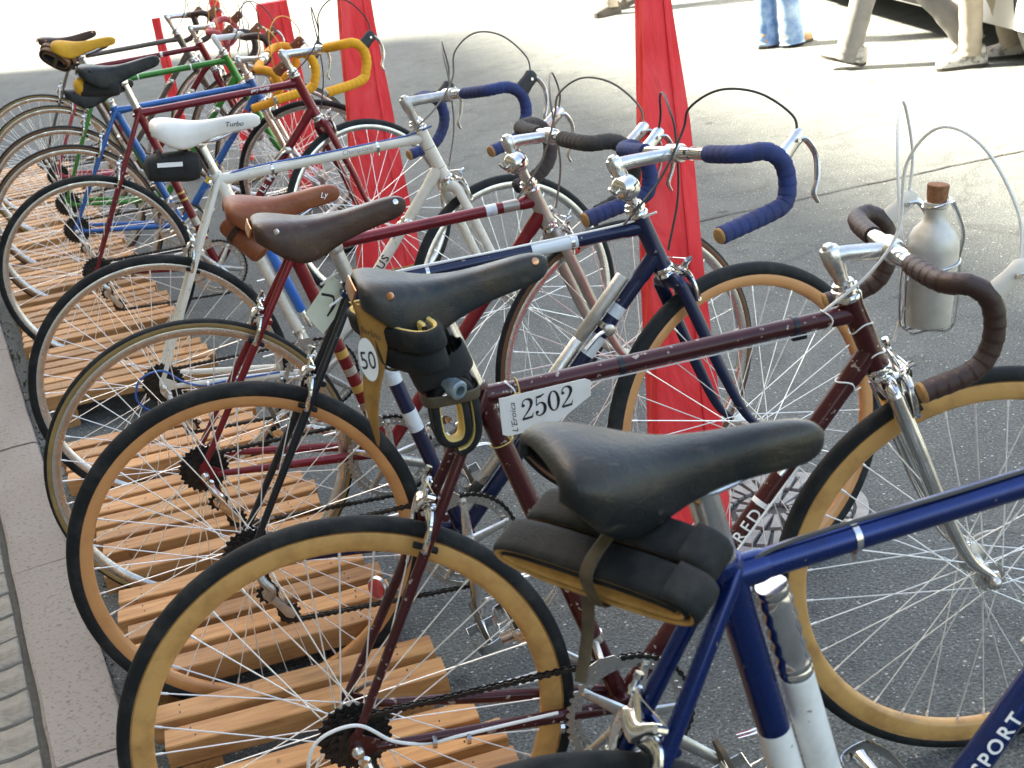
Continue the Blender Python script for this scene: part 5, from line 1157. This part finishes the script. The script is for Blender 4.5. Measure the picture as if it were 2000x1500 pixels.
def person(loc, yaw, legs, m_tr, m_sh, m_shoe, label, legr=(.075, .060, .060), lean=0, hem=.03):
    """legs: per side (knee, ankle, foot yaw, foot pitch) in body space, x forward, y left"""
    hip = .90; J = dict(pelvis=(0, 0, .97, .115, .14), waist=(lean*.3, 0, 1.12, .10, .13), chest=(lean*.7, 0, 1.34, .115, .155), neck0=(lean, 0, 1.47, .06), neck=(lean+.01, 0, 1.53, .052), head=(lean+.03, 0, 1.62, .082, .075), crown=(lean+.025, 0, 1.70, .072, .068))
    Ed = [('pelvis', 'waist'), ('waist', 'chest'), ('chest', 'neck0'), ('neck0', 'neck'), ('neck', 'head'), ('head', 'crown')]
    for sg, s in ((1, 'l'), (-1, 'r')):
        J['sh'+s] = (lean*.9, sg*.18, 1.43, .055); J['el'+s] = (lean*.6-.05, sg*.235, 1.15, .042); J['wr'+s] = (lean*.6+.10, sg*.22, .93, .028); J['pa'+s] = (lean*.6+.14, sg*.215, .86, .024, .034)
        Ed += [('chest', 'sh'+s), ('sh'+s, 'el'+s), ('el'+s, 'wr'+s), ('wr'+s, 'pa'+s)]
        for k, (dx, dy, dz) in enumerate(((.035, .022, -.055), (.030, .008, -.072), (.024, -.006, -.070), (.016, -.020, -.058))):
            J['f%d%s' % (k, s)] = (J['pa'+s][0]+dx*.5, J['pa'+s][1]+dy, .83, .0095); J['g%d%s' % (k, s)] = (J['pa'+s][0]+dx*.8, J['pa'+s][1]+dy, .84+dz, .008); Ed += [('pa'+s, 'f%d%s' % (k, s)), ('f%d%s' % (k, s), 'g%d%s' % (k, s))]
        J['th'+s] = (J['wr'+s][0]+.045, J['wr'+s][1]-sg*.012, .865, .010); J['tt'+s] = (J['wr'+s][0]+.065, J['wr'+s][1]-sg*.018, .83, .008); Ed += [('wr'+s, 'th'+s), ('th'+s, 'tt'+s)]
        kn, an = legs[0 if sg > 0 else 1][:2]; J['hp'+s] = (0, sg*.095, .90, .085); J['kn'+s] = (*kn, .052); J['an'+s] = (*an, .036); Ed += [('pelvis', 'hp'+s), ('hp'+s, 'kn'+s), ('kn'+s, 'an'+s)]
    o = skin_body('person', J, Ed, M_skin); o.location = loc; o.rotation_euler = (0, 0, yaw); tag(o, label, 'person', 'people walking in the sunlit street')
    mb = MB()
    for sg, s in ((1, 0), (-1, 1)):
        kn, an, fy, fp = legs[s]; h = V(0, sg*.085, .93); kn = Vector(kn); an = Vector(an); d = (an-kn).normalized(); end = an+d*max(0, (an.z-hem))*.8
        pts = catmull([h, lerp(h, kn, .5)+V(.01, 0, 0), kn, lerp(kn, end, .5), lerp(kn, end, .85), end], 5); rad_ = [.105, .092, legr[0], legr[1], legr[2], legr[2]+.004]; n = len(pts); rr = []
        for i in range(n): rr.append(float(np.interp(i/(n-1), np.linspace(0, 1, 6), rad_))*(1+.035*math.sin(i*2.1+sg)))
        mb.sweep(pts, rr, 16, flat=(1.05, .95))
    mb.sweep([(0, 0, .86), (0, 0, .93), (lean*.1, 0, 1.04)], [.12, .155, .145], 18, flat=(.8, 1.12), ref=(1, 0, 0)); mb.build('trousers', m_tr, o)
    mb = MB(); mb.sweep(catmull([(0, 0, .96), (lean*.2, 0, 1.08), (lean*.5, 0, 1.25), (lean*.8, 0, 1.40), (lean, 0, 1.485)], 4), [.165, .15, .165, .16, .068], 20, flat=(.78, 1.15), ref=(1, 0, 0))
    for sg, s in ((1, 'l'), (-1, 'r')): mb.sweep([V(*J['sh'+s][:3])+V(0, -sg*.06, .0), J['sh'+s][:3], lerp(V(*J['sh'+s][:3]), V(*J['el'+s][:3]), .75)], [.07, .076, .062], 14)
    mb.build('shirt', m_sh, o)
    mb = MB(); mb.sphere((lean+.012, 0, 1.675), .098, (1, .86, .92), 18, 10); mb.build('hair', M_hair, o)
    mb = MB()   # face
    for sg in (-1, 1): mb.sphere((lean+.098, sg*.030, 1.635), .011, nu=10, nv=6, mi=1); mb.sphere((lean+.02, sg*.085, 1.62), .026, (.6, .35, 1), mi=0)
    mb.sweep([(lean+.098, 0, 1.640), (lean+.122, 0, 1.605), (lean+.105, 0, 1.598)], [.008, .014, .008], 8, mi=0); mb.sphere((lean+.094, 0, 1.572), .018, (.4, 1.1, .35), mi=2); mb.build('face', [M_skin, M_hair, M_redtag], o)
    for s in (0, 1):
        kn, an, fy, fp = legs[s]; mb = MB(); foot(mb, (an[0], an[1], max(0, an[2]-.085)), fy, .27, fp); mb.build('shoe', [m_shoe, M_sole], o)
    return o
# body x is forward; the man in jeans faces the street, standing
person((4.00, 8.84, 0), rad(35), [((.02, .075, .50), (.0, .085, .085), .15, 0), ((.02, -.075, .50), (.01, -.090, .085), -.2, 0)], M_denim, M_shirtw, M_shoet, 'standing person in faded blue jeans and tan shoes', (.078, .074, .082), hem=.0)
person((4.16, 7.42, 0), rad(128), [((.19, .08, .52), (.34, .08, .12), .0, .25), ((.02, -.08, .50), (-.28, -.09, .12), .0, -.35)], M_beige, M_shirtw, M_shoew, 'person in pale grey trousers and white trainers caught in a long stride', (.070, .066, .072), .05, hem=.04)
person((4.42, 7.02, 0), rad(150), [((.10, .08, .50), (.12, .08, .085), .1, 0), ((.0, -.08, .50), (-.10, -.09, .085), -.1, 0)], M_lightt, M_shirtb, M_shoew, 'person in pale beige trousers and a slate shirt', (.070, .058, .058), hem=.06)
person((4.06, 12.18, 0), rad(200), [((.12, .08, .50), (.16, .08, .085), 0, 0), ((-.02, -.08, .5), (-.16, -.09, .10), 0, -.2)], M_lightt, M_shirtw, M_sole, 'distant walker with dark shoes behind the tall red post', (.070, .060, .060), hem=.06)
# ---------------------------------------------------------------- white van parked across the street
M_van = mat('white_van_paint', (.74, .74, .72), .3, 0, .8, col2=(.68, .68, .66), scale=2); M_trim = mat('black_plastic_trim', (.02, .02, .02), .6)
vdir = V(-.165, -.986, 0).normalized(); van = empty('parked_van', (5.70, 8.75, 0), (0, 0, math.atan2(vdir.y, vdir.x))); tag(van, 'white delivery van parked across the sunlit street', 'van')
# van space: x forward, y left; its right flank (y = -.95) faces the bicycles
prof = [(x*1.34, z) for x, z in [(-2.35, .17), (-2.40, .60), (-2.38, 1.9), (-2.25, 2.22), (.75, 2.26), (1.25, 2.10), (1.85, 1.28), (2.30, 1.12), (2.48, .86), (2.50, .42), (2.44, .17)]]
mb = MB(); rows = []
for y_, k in ((-.95, .0), (-.97, .10), (-.88, 1), (.88, 1), (.97, .10), (.95, 0)):
    f = 1.0 if abs(y_) < .9 else .985
    rows.append([(x*f, y_*(1-.10*max(0, (z-1.0)/1.26)), z if abs(y_) < .9 else (z*.985 if z > .4 else z+.02)) for x, z in prof])
mb.grid(rows); mb.f += [tuple(range(len(prof))), tuple(range(6*len(prof)-1, 5*len(prof)-1, -1))]; mb.m += [0, 0]; mb.build('body', M_van, van, smooth=25)
mb = MB(); mb.box((0, 0, .22), (5.5, 1.74, .10)); mb.build('floor_pan', M_trim, van, smooth=0)
for sg in (-1, 1):
    mb = MB(); mb.box((.05, sg*.955, .24), (2.9, .05, .06)); mb.build('sill', M_trim, van, smooth=0)
    mb = MB(); mb.prism([(.75, 1.30), (1.95, 1.30), (1.45, 1.92), (.75, 1.96)], (0, sg*.905, 0), (1, 0, 0), (0, 0, 1), .05); mb.build('window', M_glass, van, smooth=0)
    mb = MB(); mb.box((.35, sg*.975, 1.12), (.18, .02, .035)); mb.build('handle', M_trim, van, smooth=0)
    for xx in (-2.1, 2.42):
        mb = MB(); annp = [(-.10, .20), (-.11, .29), (-.09, .325), (.09, .325), (.11, .29), (.10, .20)]; mb.lathe((xx, sg*.84, .325), (0, 1, 0), annp, 32); w = mb.build('wheel', M_rubber, van)
        mb = MB(); mb.lathe((xx, sg*.90, .325), (0, sg, 0), [(0, .21), (.045, .205), (.05, .18), (.03, .14), (.045, .05), (.05, .02)], 28); mb.build('hubcap', M_dullal, w)
    mb = MB(); mb.box((3.28, sg*.72, .80), (.10, .30, .17), ch=.02); mb.build('headlight', M_glass, van)
mb = MB(); mb.prism([(1.72, 2.06), (2.47, 1.30), (2.50, 1.31), (1.75, 2.08)], (0, 0, 0), (1, 0, 0), (0, 0, 1), 1.55); mb.build('windscreen', M_glass, van, smooth=0)
mb = MB(); mb.box((3.36, 0, .48), (.10, 1.85, .22), ch=.03); mb.build('bumper', M_trim, van)
# small dark litter on the sunlit asphalt
mb = MB(); mb.ribbon([(2.845, 6.30, .006), (2.87, 6.29, .012), (2.90, 6.30, .006)], (0, 1, 0), .02, .003); lf = mb.build('leaf', mat('dry_leaf', (.07, .05, .03), .8)); tag(lf, 'small curled dry leaf lying on the asphalt near the shadow edge', 'leaf')
